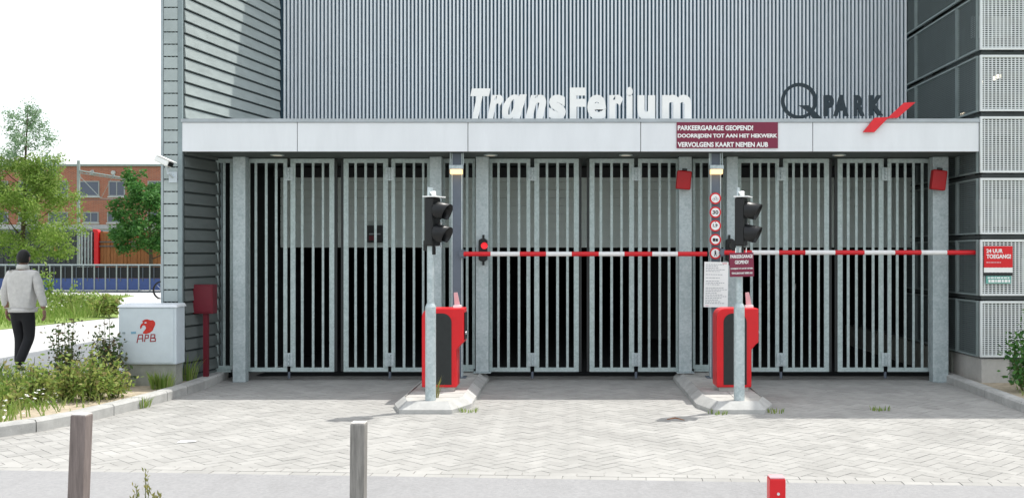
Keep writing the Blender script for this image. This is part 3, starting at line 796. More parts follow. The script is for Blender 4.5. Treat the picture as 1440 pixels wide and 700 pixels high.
def qpark():
    Y = 12.16
    t = thing('logo_sign', (X(1180, Y), Y, CT), 'dark QPARK letters with ring-shaped Q and red slash on the canopy edge', 'sign')
    k = 360/1400
    def P(x, z): return (X(940+x*k, Y), Z(100+z*k, Y))
    c = P(716, 163); r = 98*k/1400*Y
    q = MB().ring(c, r*.82, r, Y, Y+.04, 48).build('ring', 'logo_dark', t)
    MB().prism([P(716, 188), P(768, 188), P(842, 262), P(792, 258), P(766, 222)][::-1], Y-.004, Y+.036).build('tail', 'logo_dark', q)
    for ch, a, b_, z0, z1 in (('P', 850, 906, 132, 246), ('A', 904, 986, 130, 246), ('R', 1016, 1074, 132, 245), ('K', 1098, 1176, 132, 244)):
        p0, p1 = P(a, z1), P(b_, z0)
        text(ch, p0[0], p1[0], p0[1], p1[1], Y+.03, 'logo_dark', t, 'letter', bold=.055, depth=.03)
    f = MB(); feet = [(716, 262), (860, 246), (918, 246), (1028, 246), (1110, 246)]
    for x, z in feet:
        p = P(x, z); f.box(p[0]-.008, p[0]+.008, Y+.005, Y+.03, CT+.001, max(CT+.004, p[1]-.001))
    f.build('feet', 'grey_steel', t)
    MB().prism([P(1050, 340), P(1112, 340), P(1184, 266), P(1240, 262), P(1336, 178), P(1274, 180), P(1190, 258), P(1114, 262)], 12.055, 12.08).build('slash', 'logo_red', t)
qpark()

# ================================================================== TRAFFIC LIGHTS
def traffic_light():
    Y = 10.45; xc = X(605.5, Y); zb = .119
    t = thing('traffic_light', (xc, Y, zb), 'black two-lamp traffic light with a white cap on a galvanised pole on the left island', 'traffic light', 'traffic lights on the islands')
    b = MB(); zs = Z(430, Y)
    b.tube([(xc, Y, zb), (xc, Y, zs-.01), (xc, Y, zs+.03)], [.056, .056, .038], 18); b.build('pole_sleeve', 'galv', t, smooth=False)
    MB().tube([(xc, Y, zs+.031), (xc, Y, Z(340, Y))], .037, 16).build('pole', 'galv', t)
    z0, z1 = Z(346, Y), Z(278, Y)
    T = Matrix.Translation((xc+.025, Y, 0)) @ Matrix.Rotation(R(67), 4, 'Z')
    # local -y is the way it faces
    MB(T).box(-.095, .095, -.045, .055, z0, z1).build('housing', 'black_plastic', t, .02)
    for zc in (z1-.135, z0+.135):
        vz = MB(T); n = 22; vs = []; fs = []
        for k in range(n+1):
            a = R(-50)+R(280)*k/n
            for (r_, yy_, L) in ((.098, -.046, 0), (.092, -.215+.075*(1-math.sin(a))/2*1.2, 1)):
                for th in (0, .006):
                    vs.append(((r_-th)*math.cos(a), yy_, zc+(r_-th)*math.sin(a)-L*.03))
        for k in range(n):
            i, j = 4*k, 4*(k+1)
            fs += [(i, i+2, j+2, j), (i+1, j+1, j+3, i+3), (i+2, i+3, j+3, j+2)]
        vz.add(vs, fs); vz.build('hood', 'black_plastic', t, smooth=True)
        ln = MB(T); ln.tube([(0, -.058, zc), (0, -.046, zc)], [.08, .088], 20); ln.build('lens', 'lens_dark', t)
        MB(T).box(.07, .092, -.053, -.0455, zc-.145, zc-.125).build('latch', 'chrome', t)
    MB(T).box(-.11, .11, -.09, .06, z1+.002, z1+.014).build('cap', 'white_paint', t)
    f = MB(T); f.box(-.05, .05, .03, .04, z1+.015, z1+.11); f.build('cap_plate', 'rail_light', t)
    MB(T).tube([(.02, -.0, z1+.015), (.0, .0, z1+.06)], [.025, .03], 10).build('siren', 'white_paint', t)
    MB(T).box(-.035, .035, .056, .10, z0-.05, z0+.06).build('bracket', 'black_plastic', t, .008)
    MB(T).box(-.03, .03, -.02, .05, z0-.09, z0-.001).build('neck', 'black_plastic', t, .008)
    return t
tl = traffic_light()
dup(tl, (X(1039.5, 10.45)-X(605.5, 10.45), 0, 0), 'black two-lamp traffic light on a galvanised pole above the maroon sign on the right island')

# ================================================================== TICKET / BARRIER MACHINES
def machine():
    Y = 11.1; zb = .119
    x0, x1, xo = X(593, Y), X(642, Y), X(652, Y); zt = Z(433.5, Y); zo = Z(484, Y); zl = zb+.045
    t = thing('barrier_machine', ((x0+x1)/2, Y+.16, zb), 'red barrier machine with a black side panel on the left island', 'machine', 'red barrier machines on the islands')
    MB().box(x0+.03, x1-.03, Y+.03, Y+.30, zb, zl-.001).build('foot', 'concrete', t)
    r = .10; arc = [(x0+r-r*math.sin(R(90)*k/8), zt-r+r*math.cos(R(90)*k/8)) for k in range(9)]
    out = [(x0, zl), (x1, zl), (x1, zo-.06), (xo-.03, zo), (xo, zo+.02), (xo, zt)]+arc
    MB().prism(out, Y, Y+.33).build('body', 'red_paint', t, .012)
    px0, px1 = x0+.075, x1-.055; pz0, pz1 = zl+.03, zt-.055; r2 = .10
    a1 = [(px1-r2+r2*math.sin(R(90)*k/8), pz1-r2+r2*math.cos(R(90)*k/8)) for k in range(8, -1, -1)]
    a2 = [(px0+r2-r2*math.sin(R(90)*k/8), pz1-r2+r2*math.cos(R(90)*k/8)) for k in range(9)]
    MB().prism([(px0, pz0), (px1, pz0)]+a1+a2, Y-.006, Y-.001).build('side_panel', 'black_panel', t, .002)
    MB().box(xo+.001, xo+.012, Y+.05, Y+.28, zo+.05, zt-.05).build('control_face', 'black_plastic', t, .003)
    MB().tube([(xo+.013, Y+.10, zo+.12), (xo+.022, Y+.10, zo+.12)], .02, 10).build('button', 'chrome', t)
    st = MB(); st.prism([(xo-.115, zt+.002), (xo-.05, zt+.002), (xo-.085, zt+.175), (xo-.125, zt+.17)], Y+.12, Y+.15); st.build('arm_stub', 'stub', t, .004)
    MB().box(xo-.13, xo-.04, Y+.10, Y+.17, zt+.0005, zt+.03).build('stub_socket', 'white_paint', t, .004)
    return t
mc = machine()
dup(mc, (X(1008, 11.1)-X(593, 11.1), 0, 0), 'red barrier machine with a black side panel on the right island under the maroon sign')

# ================================================================== LEFT: CABINET, RED BOX, CAMERA, BOLLARDS
def cabinet():
    Y = 11.68
    x0, x1 = X(167, Y), X(248, Y); z0, z1 = Z(512, Y), Z(432, Y); D = .26
    t = thing('utility_cabinet', ((x0+x1)/2, Y+D/2, .1), 'pale grey utility cabinet with red graffiti on a concrete base', 'cabinet')
    MB().box(x0+.05, x1-.02, Y+.03, Y+D-.02, .10, z0-.001).build('base', 'concrete_dark', t, .006)
    MB().box(x0, x1, Y, Y+D, z0, z1).build('box', 'cabinet', t, .008)
    MB().box(x0+.012, x1-.03, Y-.008, Y-.0005, z0+.02, z1-.015).build('door', 'cabinet', t, .003)
    MB().add([(x0-.015,Y-.02,z1+.001),(x1+.015,Y-.02,z1+.001),(x1+.015,Y+D+.02,z1+.001),(x0-.015,Y+D+.02,z1+.001),(x0+.0,Y+.01,z1+.03),(x1-.0,Y+.01,z1+.03),(x1,Y+D,z1+.04),(x0,Y+D,z1+.04)],
             [(3,2,1,0),(4,5,6,7),(0,1,5,4),(1,2,6,5),(2,3,7,6),(3,0,4,7)]).build('lid', 'cabinet_top', t, .004)
    def P(x, z): return (X(150+x*.1, Y), Z(430+z*.1, Y))
    yf = Y-.0085
    # sprayed emblem: a round maned head in profile with an open jaw
    out = [(475,285),(490,255),(515,235),(505,210),(540,190),(575,185),(620,200),(655,198),(685,225),(688,262),(670,300),(650,345),(610,375),(560,390),(515,385),(520,360),(545,335),(560,310),(552,285),(530,268),(508,275),(492,312),(478,322)]
    b = MB(); n = len(out)
    b.prism([P(*p) for p in out][::-1], yf-.003, yf)
    b.build('emblem', 'graffiti', t)
    e = MB(); e.prism([P(x, z) for x, z in ((533,232),(560,224),(572,236),(548,246))][::-1], yf-.005, yf-.0035); e.build('emblem_eye', 'cabinet', t)
    # hand-sprayed letters APB
    s = MB()
    def stroke(pts, wd=.011):
        q = [P(*p) for p in pts]
        for i in range(len(q)-1):
            a, c = Vector(q[i]), Vector(q[i+1]); d = (c-a).normalized(); nn = Vector((-d.y, d.x))*wd/2; a = a-d*wd*.4; c = c+d*wd*.4
            k = .0003*len(s.v)/8*.15
            s.prism([tuple(a-nn), tuple(c-nn), tuple(c+nn), tuple(a+nn)], yf-.003-k, yf)
    stroke([(432,512),(455,405),(510,402),(512,495)]); stroke([(445,460),(510,455)])
    stroke([(538,495),(552,405),(592,408),(588,450),(548,455)])
    stroke([(620,495),(630,400),(682,400),(680,440),(632,448),(690,455),(690,492),(620,497)])
    s.build('graffiti_letters', 'graffiti_dark', t)
    m_ = MB(); m_.prism([P(345,362),P(415,358),P(418,388),P(350,392)][::-1], yf-.003, yf); m_.build('blue_mark', 'blue_mark', t)
    MB().prism([P(228,365),P(266,365),P(266,390),P(228,390)][::-1], yf-.006, yf).build('lock', 'corner_trim', t)
cabinet()
def hydrant_box():
    Y = 12.34; xc = X(285, Y)
    t = thing('call_box', (xc, Y+.08, .1), 'dark red box on a red post beside the left wing wall', 'box')
    MB().box(xc-.125, xc+.125, Y, Y+.16, Z(441, Y), Z(400, Y)).build('box', 'red_dull', t, .008)
    MB().box(xc-.115, xc+.115, Y-.008, Y-.001, Z(440, Y)+.01, Z(401, Y)-.01).build('door', 'red_dull', t, .004)
    MB().box(xc-.01, xc+.045, Y+.04, Y+.10, .1, Z(441, Y)-.001).build('post', 'red_dull', t)
hydrant_box()
def cctv():
    Y = 11.9
    xc, zc = X(231, Y), Z(227, Y)
    T = Matrix.Translation((xc, Y, zc)) @ Matrix.Rotation(R(22), 4, 'Y') @ Matrix.Rotation(R(-28), 4, 'Z')
    t = thing('security_camera', (xc, 12.09, zc-.2), 'white security camera on a bracket at the corner of the left wing', 'camera')
    MB(T).prism([(-.13,-.04),(.12,-.04),(.12,.03),(-.13,.03)], -.045, .045).build('body', 'white_paint', t, .015)
    MB(T).box(-.14, .15, -.055, .055, .034, .044).build('sunshield', 'white_paint', t, .004)
    MB(T).box(.121, .128, -.035, .035, -.03, .022).build('lens', 'lens_dark', t)
    b = MB(); b.tube([(xc+.02, Y, zc-.045), (xc+.03, Y+.04, zc-.14), (xc+.03, 12.085, zc-.17)], .016, 10); b.build('arm', 'cabinet', t)
    MB().box(xc-.02, xc+.08, 12.083, 12.094, zc-.24, zc-.11).build('wall_plate', 'cabinet', t)
cctv()
def bollard(px, py, Y, wd, m, label, lean=0, top='wood_end'):
    xc = X(px, Y); z = Z(py, Y)
    T = Matrix.Translation((xc, Y, .0)) @ Matrix.Rotation(R(lean), 4, 'Y')
    t = thing('bollard', (xc, Y, 0), label, 'bollard', 'square bollards along the road')
    MB(T).box(-wd/2, wd/2, -wd/2, wd/2, -.02, z-.006).build('shaft', m, t, .006)
    MB(T).box(-wd/2+.004, wd/2-.004, -wd/2+.004, wd/2-.004, z-.0055, z+.001).build('end_grain', top, t)
    return t
bollard(109, 581, 6.0, .094, 'wood_post', 'reddish-brown wooden bollard leaning slightly at the bottom left', 2.2)
bollard(503.5, 593, 6.0, .088, 'wood_post_grey', 'weathered grey wooden bollard upright in front of the left island', .5)
rb = bollard(1091, 669, 5.4, .086, 'red_paint', 'short bright red bollard at the bottom right', .3, 'stub')
b = MB(); b.tube([(X(1091, 5.4)+.004, 5.4-.043, Z(691, 5.4)), (X(1091, 5.4)+.004, 5.4-.050, Z(691, 5.4))], .008, 10); b.build('bolt', 'chrome', rb)
# litter
t = MB(); xx, yy = X(262, 12), GY(624)
t.add([(X(250, yy), yy-.02, .016), (X(272, yy), yy+.01, .019), (X(274, yy), yy+.07, .017), (X(251, yy), yy+.05, .024)], [(0,1,2,3)])
t.add([(X(250, yy), yy-.02, .0145), (X(272, yy), yy+.01, .0175), (X(274, yy), yy+.07, .0155), (X(251, yy), yy+.05, .0225)], [(3,2,1,0)])
tag(t.build('paper_scrap', 'white_paint'), 'white paper scrap lying on the paving left of the grey bollard', 'litter')
t = MB(); yy = GY(592); t.tube([(X(938, yy), yy, .02), (X(950, yy), yy+.03, .03), (X(962, yy), yy-.03, .018)], [.004, .007, .003], 6)
tag(t.build('twig', 'timber_brown'), 'small brown twig on the paving in front of the right island', 'litter')

# ================================================================== PERSON (seen from behind, walking away)
def skin_parts(joints, edges, root, sub=2):
    names = list(joints); idx = {n_: i for i, n_ in enumerate(names)}
    me = bpy.data.meshes.new('tmp'); me.from_pydata([joints[n_][0] for n_ in names], [(idx[a], idx[c]) for a, c in edges], [])
    o = bpy.data.objects.new('tmp', me); COL.objects.link(o)
    o.modifiers.new('s', 'SKIN')
    for n_ in names:
        sv = me.skin_vertices[0].data[idx[n_]]; r = joints[n_][1]; sv.radius = r if isinstance(r, tuple) else (r, r); sv.use_root = (n_ == root)
    sb = o.modifiers.new('d', 'SUBSURF'); sb.levels = sub; sb.render_levels = sub
    dg = bpy.context.evaluated_depsgraph_get(); dg.update()
    m2 = bpy.data.meshes.new_from_object(o.evaluated_get(dg))
    vs = [v.co.copy() for v in m2.vertices]; fs = [tuple(p.vertices) for p in m2.polygons]
    bpy.data.objects.remove(o); bpy.data.meshes.remove(me); bpy.data.meshes.remove(m2)
    return vs, fs
def person(px, Y, H):
    k = H/1.74
    T = Matrix.Translation((X(px, Y), Y, 0)) @ Matrix.Scale(k, 4)
    # facing +Y; x to the right of the picture
    J = dict(pelvis=((0,0,.93),(.15,.10)), waist=((0,0,1.08),(.14,.095)), chest=((0,.01,1.30),(.165,.105)), neckb=((0,.0,1.46),(.07,.065)), neck=((0,.01,1.53),(.052,.055)), headb=((0,.025,1.58),(.06,.07)),
             shl=((-.175,0,1.41),.062), ell=((-.245,-.02,1.13),.046), wrl=((-.262,.05,.90),.032), shr=((.175,0,1.41),.062), elr=((.255,-.03,1.13),.046), wrr=((.30,.02,.90),.032),
             hpl=((-.085,0,.88),.088), knl=((-.075,.07,.49),.062), anl=((-.06,.02,.09),.042), hpr=((.085,0,.88),.088), knr=((.075,.04,.49),.062), anr=((.05,-.20,.14),.042))
    E = [('pelvis','waist'),('waist','chest'),('chest','neckb'),('neckb','neck'),('neck','headb'),('chest','shl'),('shl','ell'),('ell','wrl'),('chest','shr'),('shr','elr'),('elr','wrr'),
         ('pelvis','hpl'),('hpl','knl'),('knl','anl'),('pelvis','hpr'),('hpr','knr'),('knr','anr')]
    t = thing('person', (X(px, Y), Y, 0), 'person in a pale grey jacket and black trousers walking away along the path', 'person')
    body = MB(T); body.add(*skin_parts(J, E, 'pelvis'))
    # head with face (turned away), ears
    hc = Vector((0, .03, 1.645))
    h = []; nu, nv = 20, 14
    for j in range(nv+1):
        ph_ = math.pi*j/nv
        for i in range(nu):
            a = 2*math.pi*i/nu; x, y, z_ = math.sin(ph_)*math.cos(a), math.sin(ph_)*math.sin(a), math.cos(ph_)
            fx = .076*(1-.22*max(0, -z_)**1.5); fy = .098*(1-.12*max(0, -z_))
            p = Vector((x*fx, y*fy, z_*.118))
            if y > .8 and abs(x) < .25 and -.35 < z_ < .15: p.y += .022*(1-abs(x)/.25)
            if y > .7 and .2 < abs(x) < .5 and 0 < z_ < .3: p.y -= .008
            h.append(hc+p)
    body.add(h, [(j*nu+i, (j+1)*nu+i, (j+1)*nu+(i+1) % nu, j*nu+(i+1) % nu) for j in range(nv) for i in range(nu)])
    for s in (-1, 1): body.ellipsoid((s*.08, .025, 1.64), (.014, .022, .034), 8, 6)
    # hands: palm plus four fingers and a thumb
    for s, wr in ((-1, Vector((-.262,.05,.90))), (1, Vector((.30,.02,.90)))):
        palm = wr+Vector((0, .01, -.075))
        body.add(*skin_parts({'a': (wr, (.026, .022)), 'b': (wr+Vector((0,.005,-.04)), (.022, .036)), 'c': (palm+Vector((0,0,-.02)), (.018, .040))}, [('a','b'),('b','c')], 'a', 2))
        for f, (dy, L) in enumerate(((.030, .072), (.011, .080), (-.009, .074), (-.028, .058))):
            p0 = palm+Vector((0, dy, -.015)); p1 = p0+Vector((-s*.006, .004, -L*.5)); p2 = p1+Vector((-s*.016, .004, -L*.32)); p3 = p2+Vector((-s*.014, 0, -L*.2))
            body.add(*skin_parts({'a': (p0, .0095), 'b': (p1, .009), 'c': (p2, .008), 'd': (p3, .0065)}, [('a','b'),('b','c'),('c','d')], 'a', 1))
        p0 = palm+Vector((-s*.004, .030, .03)); p1 = p0+Vector((-s*.012, .030, -.028)); p2 = p1+Vector((-s*.006, .010, -.032))
        body.add(*skin_parts({'a': (p0, .012), 'b': (p1, .0105), 'c': (p2, .008)}, [('a','b'),('b','c')], 'a', 1))
    body.build('body', 'skin', t, smooth=True)
    # jacket
    JK = dict(hem=((0,0,.865),(.185,.14)), low=((0,0,.93),(.198,.15)), waist=((0,0,1.08),(.19,.14)), chest=((0,.005,1.30),(.20,.135)), top=((0,0,1.44),(.115,.095)), col=((0,.008,1.49),(.072,.072)),
              shl=((-.185,0,1.40),.088), ell=((-.262,-.02,1.13),.064), cul=((-.275,.045,.935),.050), shr=((.185,0,1.40),.088), elr=((.272,-.03,1.13),.064), cur=((.312,.015,.935),.050))
    jk = MB(T); jk.add(*skin_parts(JK, [('hem','low'),('low','waist'),('waist','chest'),('chest','top'),('top','col'),('chest','shl'),('shl','ell'),('ell','cul'),('chest','shr'),('shr','elr'),('elr','cur')], 'waist'))
    from mathutils import noise
    ctr = T @ Vector((0, 0, 1.2))
    for i, p in enumerate(jk.v):
        q = Vector((p.x*9, p.y*9, p.z*15)); f = noise.noise(q)*.010+noise.noise(q*2.3)*.005
        d = Vector((p.x-ctr.x, p.y-ctr.y, 0)); d = d.normalized() if d.length > 1e-4 else d
        jk.v[i] = p+d*f
    jo = jk.build('jacket', 'jacket', t, smooth=True)
    cb = MB(T); n_ = 24; vs = []; fs = []
    for k_ in range(n_):
        a = 2*math.pi*k_/n_
        for (rx, ry, zz) in ((.092, .088, 1.475), (.078, .076, 1.545), (.070, .068, 1.545), (.070, .068, 1.475)): vs.append((rx*math.cos(a), .008+ry*math.sin(a), zz+(.012 if math.sin(a) < 0 else -.004)))
    for k_ in range(n_):
        i, j = 4*k_, 4*((k_+1) % n_)
        for m_ in range(4): fs.append((i+m_, j+m_, j+(m_+1) % 4, i+(m_+1) % 4))
    cb.add(vs, fs); cb.build('collar', 'jacket', jo, smooth=True)
    hb = MB(T); vs = []; fs = []
    for k_ in range(n_):
        a = 2*math.pi*k_/n_
        for (rx, ry, zz) in ((.200, .152, .865), (.206, .158, .925), (.17, .12, .925), (.17, .12, .865)): vs.append((rx*math.cos(a), ry*math.sin(a), zz))
    for k_ in range(n_):
        i, j = 4*k_, 4*((k_+1) % n_)
        for m_ in range(4): fs.append((i+m_, j+m_, j+(m_+1) % 4, i+(m_+1) % 4))
    hb.add(vs, fs); hb.build('hem_band', 'jacket', jo, smooth=True)
    TR = dict(waist=((0,0,1.02),(.15,.105)), pelvis=((0,-.005,.86),(.165,.125)), hpl=((-.085,0,.80),.105), knl=((-.078,.08,.49),.078), anl=((-.062,.015,.075),.068), hpr=((.085,0,.80),.105), knr=((.074,.045,.49),.078), anr=((.050,-.20,.13),.066))
    tr = MB(T); tr.add(*skin_parts(TR, [('waist','pelvis'),('pelvis','hpl'),('hpl','knl'),('knl','anl'),('pelvis','hpr'),('hpr','knr'),('knr','anr')], 'pelvis'))
    tr.build('trousers', 'trousers', t, smooth=True)
    for (fx, fy, fz, pit) in ((-.062, .02, 0, 0), (.050, -.20, 0.045, -24)):
        TT = T @ Matrix.Translation((fx, fy, fz)) @ Matrix.Rotation(R(pit), 4, 'X')
        s = MB(TT); s.add(*skin_parts({'h': ((0,-.05,.045),(.036,.04)), 'm': ((0,.05,.042),(.04,.036)), 't': ((0,.16,.028),(.036,.022))}, [('h','m'),('m','t')], 'm', 2))
        s.build('shoe', 'shoe', t, smooth=True)
    hr = MB(T); vs = []
    for j in range(nv+1):
        ph_ = math.pi*j/nv*.70
        for i in range(nu):
            a = 2*math.pi*i/nu; x, y, z_ = math.sin(ph_)*math.cos(a), math.sin(ph_)*math.sin(a), math.cos(ph_)
            if y > 0 and z_ < .35: z_ = .35+(z_-.35)*max(0, 1-y*1.6)
            vs.append(hc+Vector((x*.088, y*.106-.008, z_*.125+.006)))
    hr.add(vs, [(j*nu+i, (j+1)*nu+i, (j+1)*nu+(i+1) % nu, j*nu+(i+1) % nu) for j in range(nv) for i in range(nu)])
    hr.build('hair', 'hair', t, smooth=True)
person(32, 14.0, 1.68)

# ================================================================== VEGETATION
def leaves(b, c, r, n, size, rng, shell=.35, droop=0, aspect=.5):
    c = Vector(c)
    for _ in range(n):
        d = Vector((rng.gauss(0,1), rng.gauss(0,1), rng.gauss(0,1))).normalized(); q = (shell+(1-shell)*rng.random())
        p = c+Vector((d.x*r[0]*q, d.y*r[1]*q, d.z*r[2]*q)); s = size*rng.uniform(.6, 1.3)
        u = Vector((rng.gauss(0,1), rng.gauss(0,1), rng.gauss(0,.7)-droop)).normalized(); v = u.cross(Vector((rng.gauss(0,1), rng.gauss(0,1), rng.gauss(0,1)))).normalized()
        b.add([p-u*s, p+v*s*aspect, p+u*s, p-v*s*aspect], [(0,1,2,3)])
def tree(name, base, top, limbs, clumps, size, lm, label, trunk_r, rng, droop=0, seed=0, airy=None):
    t = thing(name, base, label, 'tree')
    b = MB(); B = Vector(base)
    b.tube([B, B.lerp(Vector(top), .35)+Vector((.04,0,0)), B.lerp(Vector(top), .7), Vector(top)], [trunk_r, trunk_r*.75, trunk_r*.45, trunk_r*.12], 8)
    for (f, dx, dy, dz) in limbs:
        p = B.lerp(Vector(top), f); q = p+Vector((dx, dy, dz)); b.tube([p, p.lerp(q, .5)+Vector((0,0,-.06)), q], [trunk_r*.4*(1.1-f), trunk_r*.28*(1.1-f), trunk_r*.08], 6)
    b.build('trunk', 'bark', t)
    c = MB()
    for cc, rr, n in clumps: leaves(c, cc, rr, n, size, rng, .25, droop)
    c.build('crown', lm, t)
    if airy:
        c = MB()
        for cc, rr, n in airy: leaves(c, cc, rr, n, size*.9, rng, .1, droop)
        c.build('airy_top', 'leaf_airy', t)
    return t
rng = random.Random(11)
# left slender tree on the verge
Y = 32; bx = X(26, Y)
cl = []; ar = []; lb = []
for k in range(120):
    f = rng.random(); zz = 1.55+f*3.1; w_ = 2.15*(1-.5*f)*min(1, .5+f*1.6); a = rng.random()*6.283; q = math.sqrt(rng.random())
    cl.append(((bx+.22+w_*q*math.cos(a), Y+w_*q*math.sin(a), zz), (.42, .42, .32), 200))
for k in range(40):
    f = rng.random(); zz = 4.3+f*2.1; w_ = 1.15*(1-.75*f)+.1; a = rng.random()*6.283; q = math.sqrt(rng.random())
    ar.append(((bx+.25+w_*q*math.cos(a), Y+w_*q*math.sin(a), zz), (.30, .30, .34), 110))
for k in range(14): a = k*2.4; lb.append((.25+.05*k, 1.3*math.cos(a)*(1-.05*k), 1.3*math.sin(a)*(1-.05*k), .7))
tree('slender_tree', (bx, Y, 0), (bx+.3, Y, 6.3), lb, cl, .046, 'leaf_tree', 'slender pale green tree with airy top at the left edge, behind the walking person', .09, rng, .4, airy=ar)
# denser tree beside the wing wall
Y = 46; bx = X(212, Y); cl = []; lb = []
for k in range(85):
    f = rng.random(); zz = 1.9+f*2.9; w_ = 1.75*math.sqrt(max(.05, 1-((f-.38)/.75)**2)); a = rng.random()*6.283; q = rng.random()**.4
    cl.append(((bx-.05+w_*q*math.cos(a), Y+w_*q*math.sin(a), zz), (.42, .42, .36), 120))
for k in range(10):
    a = rng.random()*6.283; cl.append(((bx-.75+.3*math.cos(a), Y+.3*math.sin(a), 4.6+rng.random()*.9), (.32, .32, .35), 50))
for k in range(10): a = k*2.4; lb.append((.3+.05*k, 1.2*math.cos(a), 1.2*math.sin(a), .6))
tree('round_tree', (bx, Y, 0), (bx-.1, Y, 4.6), lb, cl, .09, 'leaf_dark', 'dense dark green tree beyond the blue railing, beside the wing wall', .12, rng, .1)

def shrub(px, py, Y, w_, h_, lm, label, n=700, size=.032, upright=False, name='shrub', grp=None):
    x = X(px, Y); zb = .10
    t = thing(name, (x, Y, zb), label, 'shrub', grp)
    st = MB(); lf = MB()
    ns = 16
    for k in range(ns):
        a = rng.random()*6.283; q = math.sqrt(rng.random()); sp = .55 if upright else 1
        tip = Vector((x+w_*q*math.cos(a)*sp, Y+w_*.7*q*math.sin(a)*sp, zb+h_*rng.uniform(.4, 1.15)*(1-.35*q)))
        b0 = Vector((x+w_*.35*q*math.cos(a), Y+w_*.25*q*math.sin(a), zb)); mid = b0.lerp(tip, .55)+Vector((0,0,.04))
        st.tube([b0, mid, tip], [.007, .005, .002], 5)
        for s in range(n//ns):
            f = rng.uniform(.12, 1.04); p = (b0.lerp(mid, f*2) if f < .5 else mid.lerp(tip, f*2-1)); rr = .05+.05*(1-f)
            p = p+Vector((rng.gauss(0, rr), rng.gauss(0, rr), rng.gauss(0, .03)))
            if p.z < zb+.01: p.z = zb+.01+rng.random()*.03
            sz = size*rng.uniform(.6, 1.25); u = Vector((rng.gauss(0,1), rng.gauss(0,1), rng.gauss(.4,.7))).normalized(); v = u.cross(Vector((rng.gauss(0,1), rng.gauss(0,1), rng.gauss(0,1)))).normalized()
            lf.add([p-u*sz, p+v*sz*.5, p+u*sz, p-v*sz*.5], [(0,1,2,3)])
    st.build('stems', 'stem', t); lf.build('foliage', lm, t)
    return t
G_ = 'low shrubs of the left planting bed'
shrub(128, 0, 10.55, .30, .60, 'leaf_shrub', 'bushy yellow-green shrub just left of the cabinet base', 1000, .028, grp=G_)
shrub(160, 0, 10.75, .18, .40, 'leaf_shrub', 'low green shrub nearest to the concrete cabinet base', 480, .030, grp=G_)
shrub(88, 0, 10.6, .30, .50, 'leaf_shrub', 'spreading shrub with reddish tips in the middle of the planting bed', 760, .026, grp=G_)
shrub(42, 0, 10.3, .30, .50, 'leaf_shrub', 'yellow-green shrub in front of the walking person', 560, .028, grp=G_)
shrub(2, 0, 10.0, .34, .33, 'leaf_shrub', 'shrub cut by the left edge of the photo', 560, .028, grp=G_)
shrub(93, 0, 11.4, .30, .88, 'leaf_purple', 'taller dark purplish shrub standing before the path', 760, .026, True, grp=G_)
shrub(153, 0, 11.5, .22, .90, 'leaf_purple', 'tall dark shrub pressed against the left side of the cabinet', 800, .030, True, grp=G_)
shrub(1447, 0, 11.3, .24, .86, 'leaf_dark', 'dark green shrub at the right edge in front of the mesh tower', 800, .034, grp='shrubs beside the tower')
GV = 'wild plants on the grass verge'
for px, Yv, w_, h_, lm_, lab in ((148, 25.3, .5, .75, 'leaf_shrub', 'bright leafy plant on the verge just left of the cabinet top'), (100, 27.5, .8, .7, 'leaf_grass', 'broad pale green plant on the verge to the right of the walking person'), (62, 29.0, .45, 1.25, 'leaf_tree', 'taller leafy sapling on the verge by the person\'s right shoulder')):
    shrub(px, 0, Yv, w_, h_, lm_, lab, 600, .06, grp=GV, name='wild_plant')
def tuft(x, y, zb, h, n, spread, lm, label, name='grass_tuft', grp='weed tufts by the kerbs', heads=False):
    b = MB()
    for _ in range(n):
        a = rng.random()*6.283; q = spread*math.sqrt(rng.random()); p = Vector((x+q*math.cos(a), y+q*math.sin(a), zb)); hh = h*rng.uniform(.5, 1.1)
        ln = Vector((math.cos(a), math.sin(a), 0))*hh*rng.uniform(.05, .55); wv = Vector((-math.sin(a), math.cos(a), 0)).lerp(Vector((1,0,0)), .5)*.006
        m_ = p+ln*.35+Vector((0,0,hh*.6)); e = p+ln+Vector((0,0,hh))
        b.add([p-wv, p+wv, m_+wv*.8, e, m_-wv*.8], [(0,1,2,3,4)])
    o = b.build(name, lm); o['label'] = label; o['category'] = 'weed'; o['group'] = grp
    return o
yk = GY(574); tuft(X(197, yk)-.0, yk, .0, .14, 90, .10, 'leaf_grass', 'grass tuft growing at the foot of the left kerb')
tuft(X(228, 11.5), 11.5, .1, .22, 160, .13, 'leaf_grass', 'bright green weed at the right foot of the cabinet base')
tuft(X(262, 12.25), 12.25, .1, .34, 110, .12, 'leaf_grass', 'thin tall grass between the cabinet and the dark red box')
tuft(X(232, 11.75), 11.72, .1, .12, 60, .1, 'leaf_dry', 'short dry tuft close to the cabinet base front')
for px, py, lab in ((660, 580, 'tiny weed at the right foot of the left island'), (1090, 581, 'tiny weed at the right foot of the right island'), (1010, 583, 'tiny weed at the front edge of the right island'), (1238, 578, 'tiny weed in the paving of the right lane')):
    yk = GY(py); tuft(X(px, yk), yk, .01, .06, 40, .10, 'leaf_grass', lab)
tuft(X(614, 10.7), 10.62, .118, .26, 26, .03, 'leaf_dry', 'thin weed growing beside the left traffic light pole')
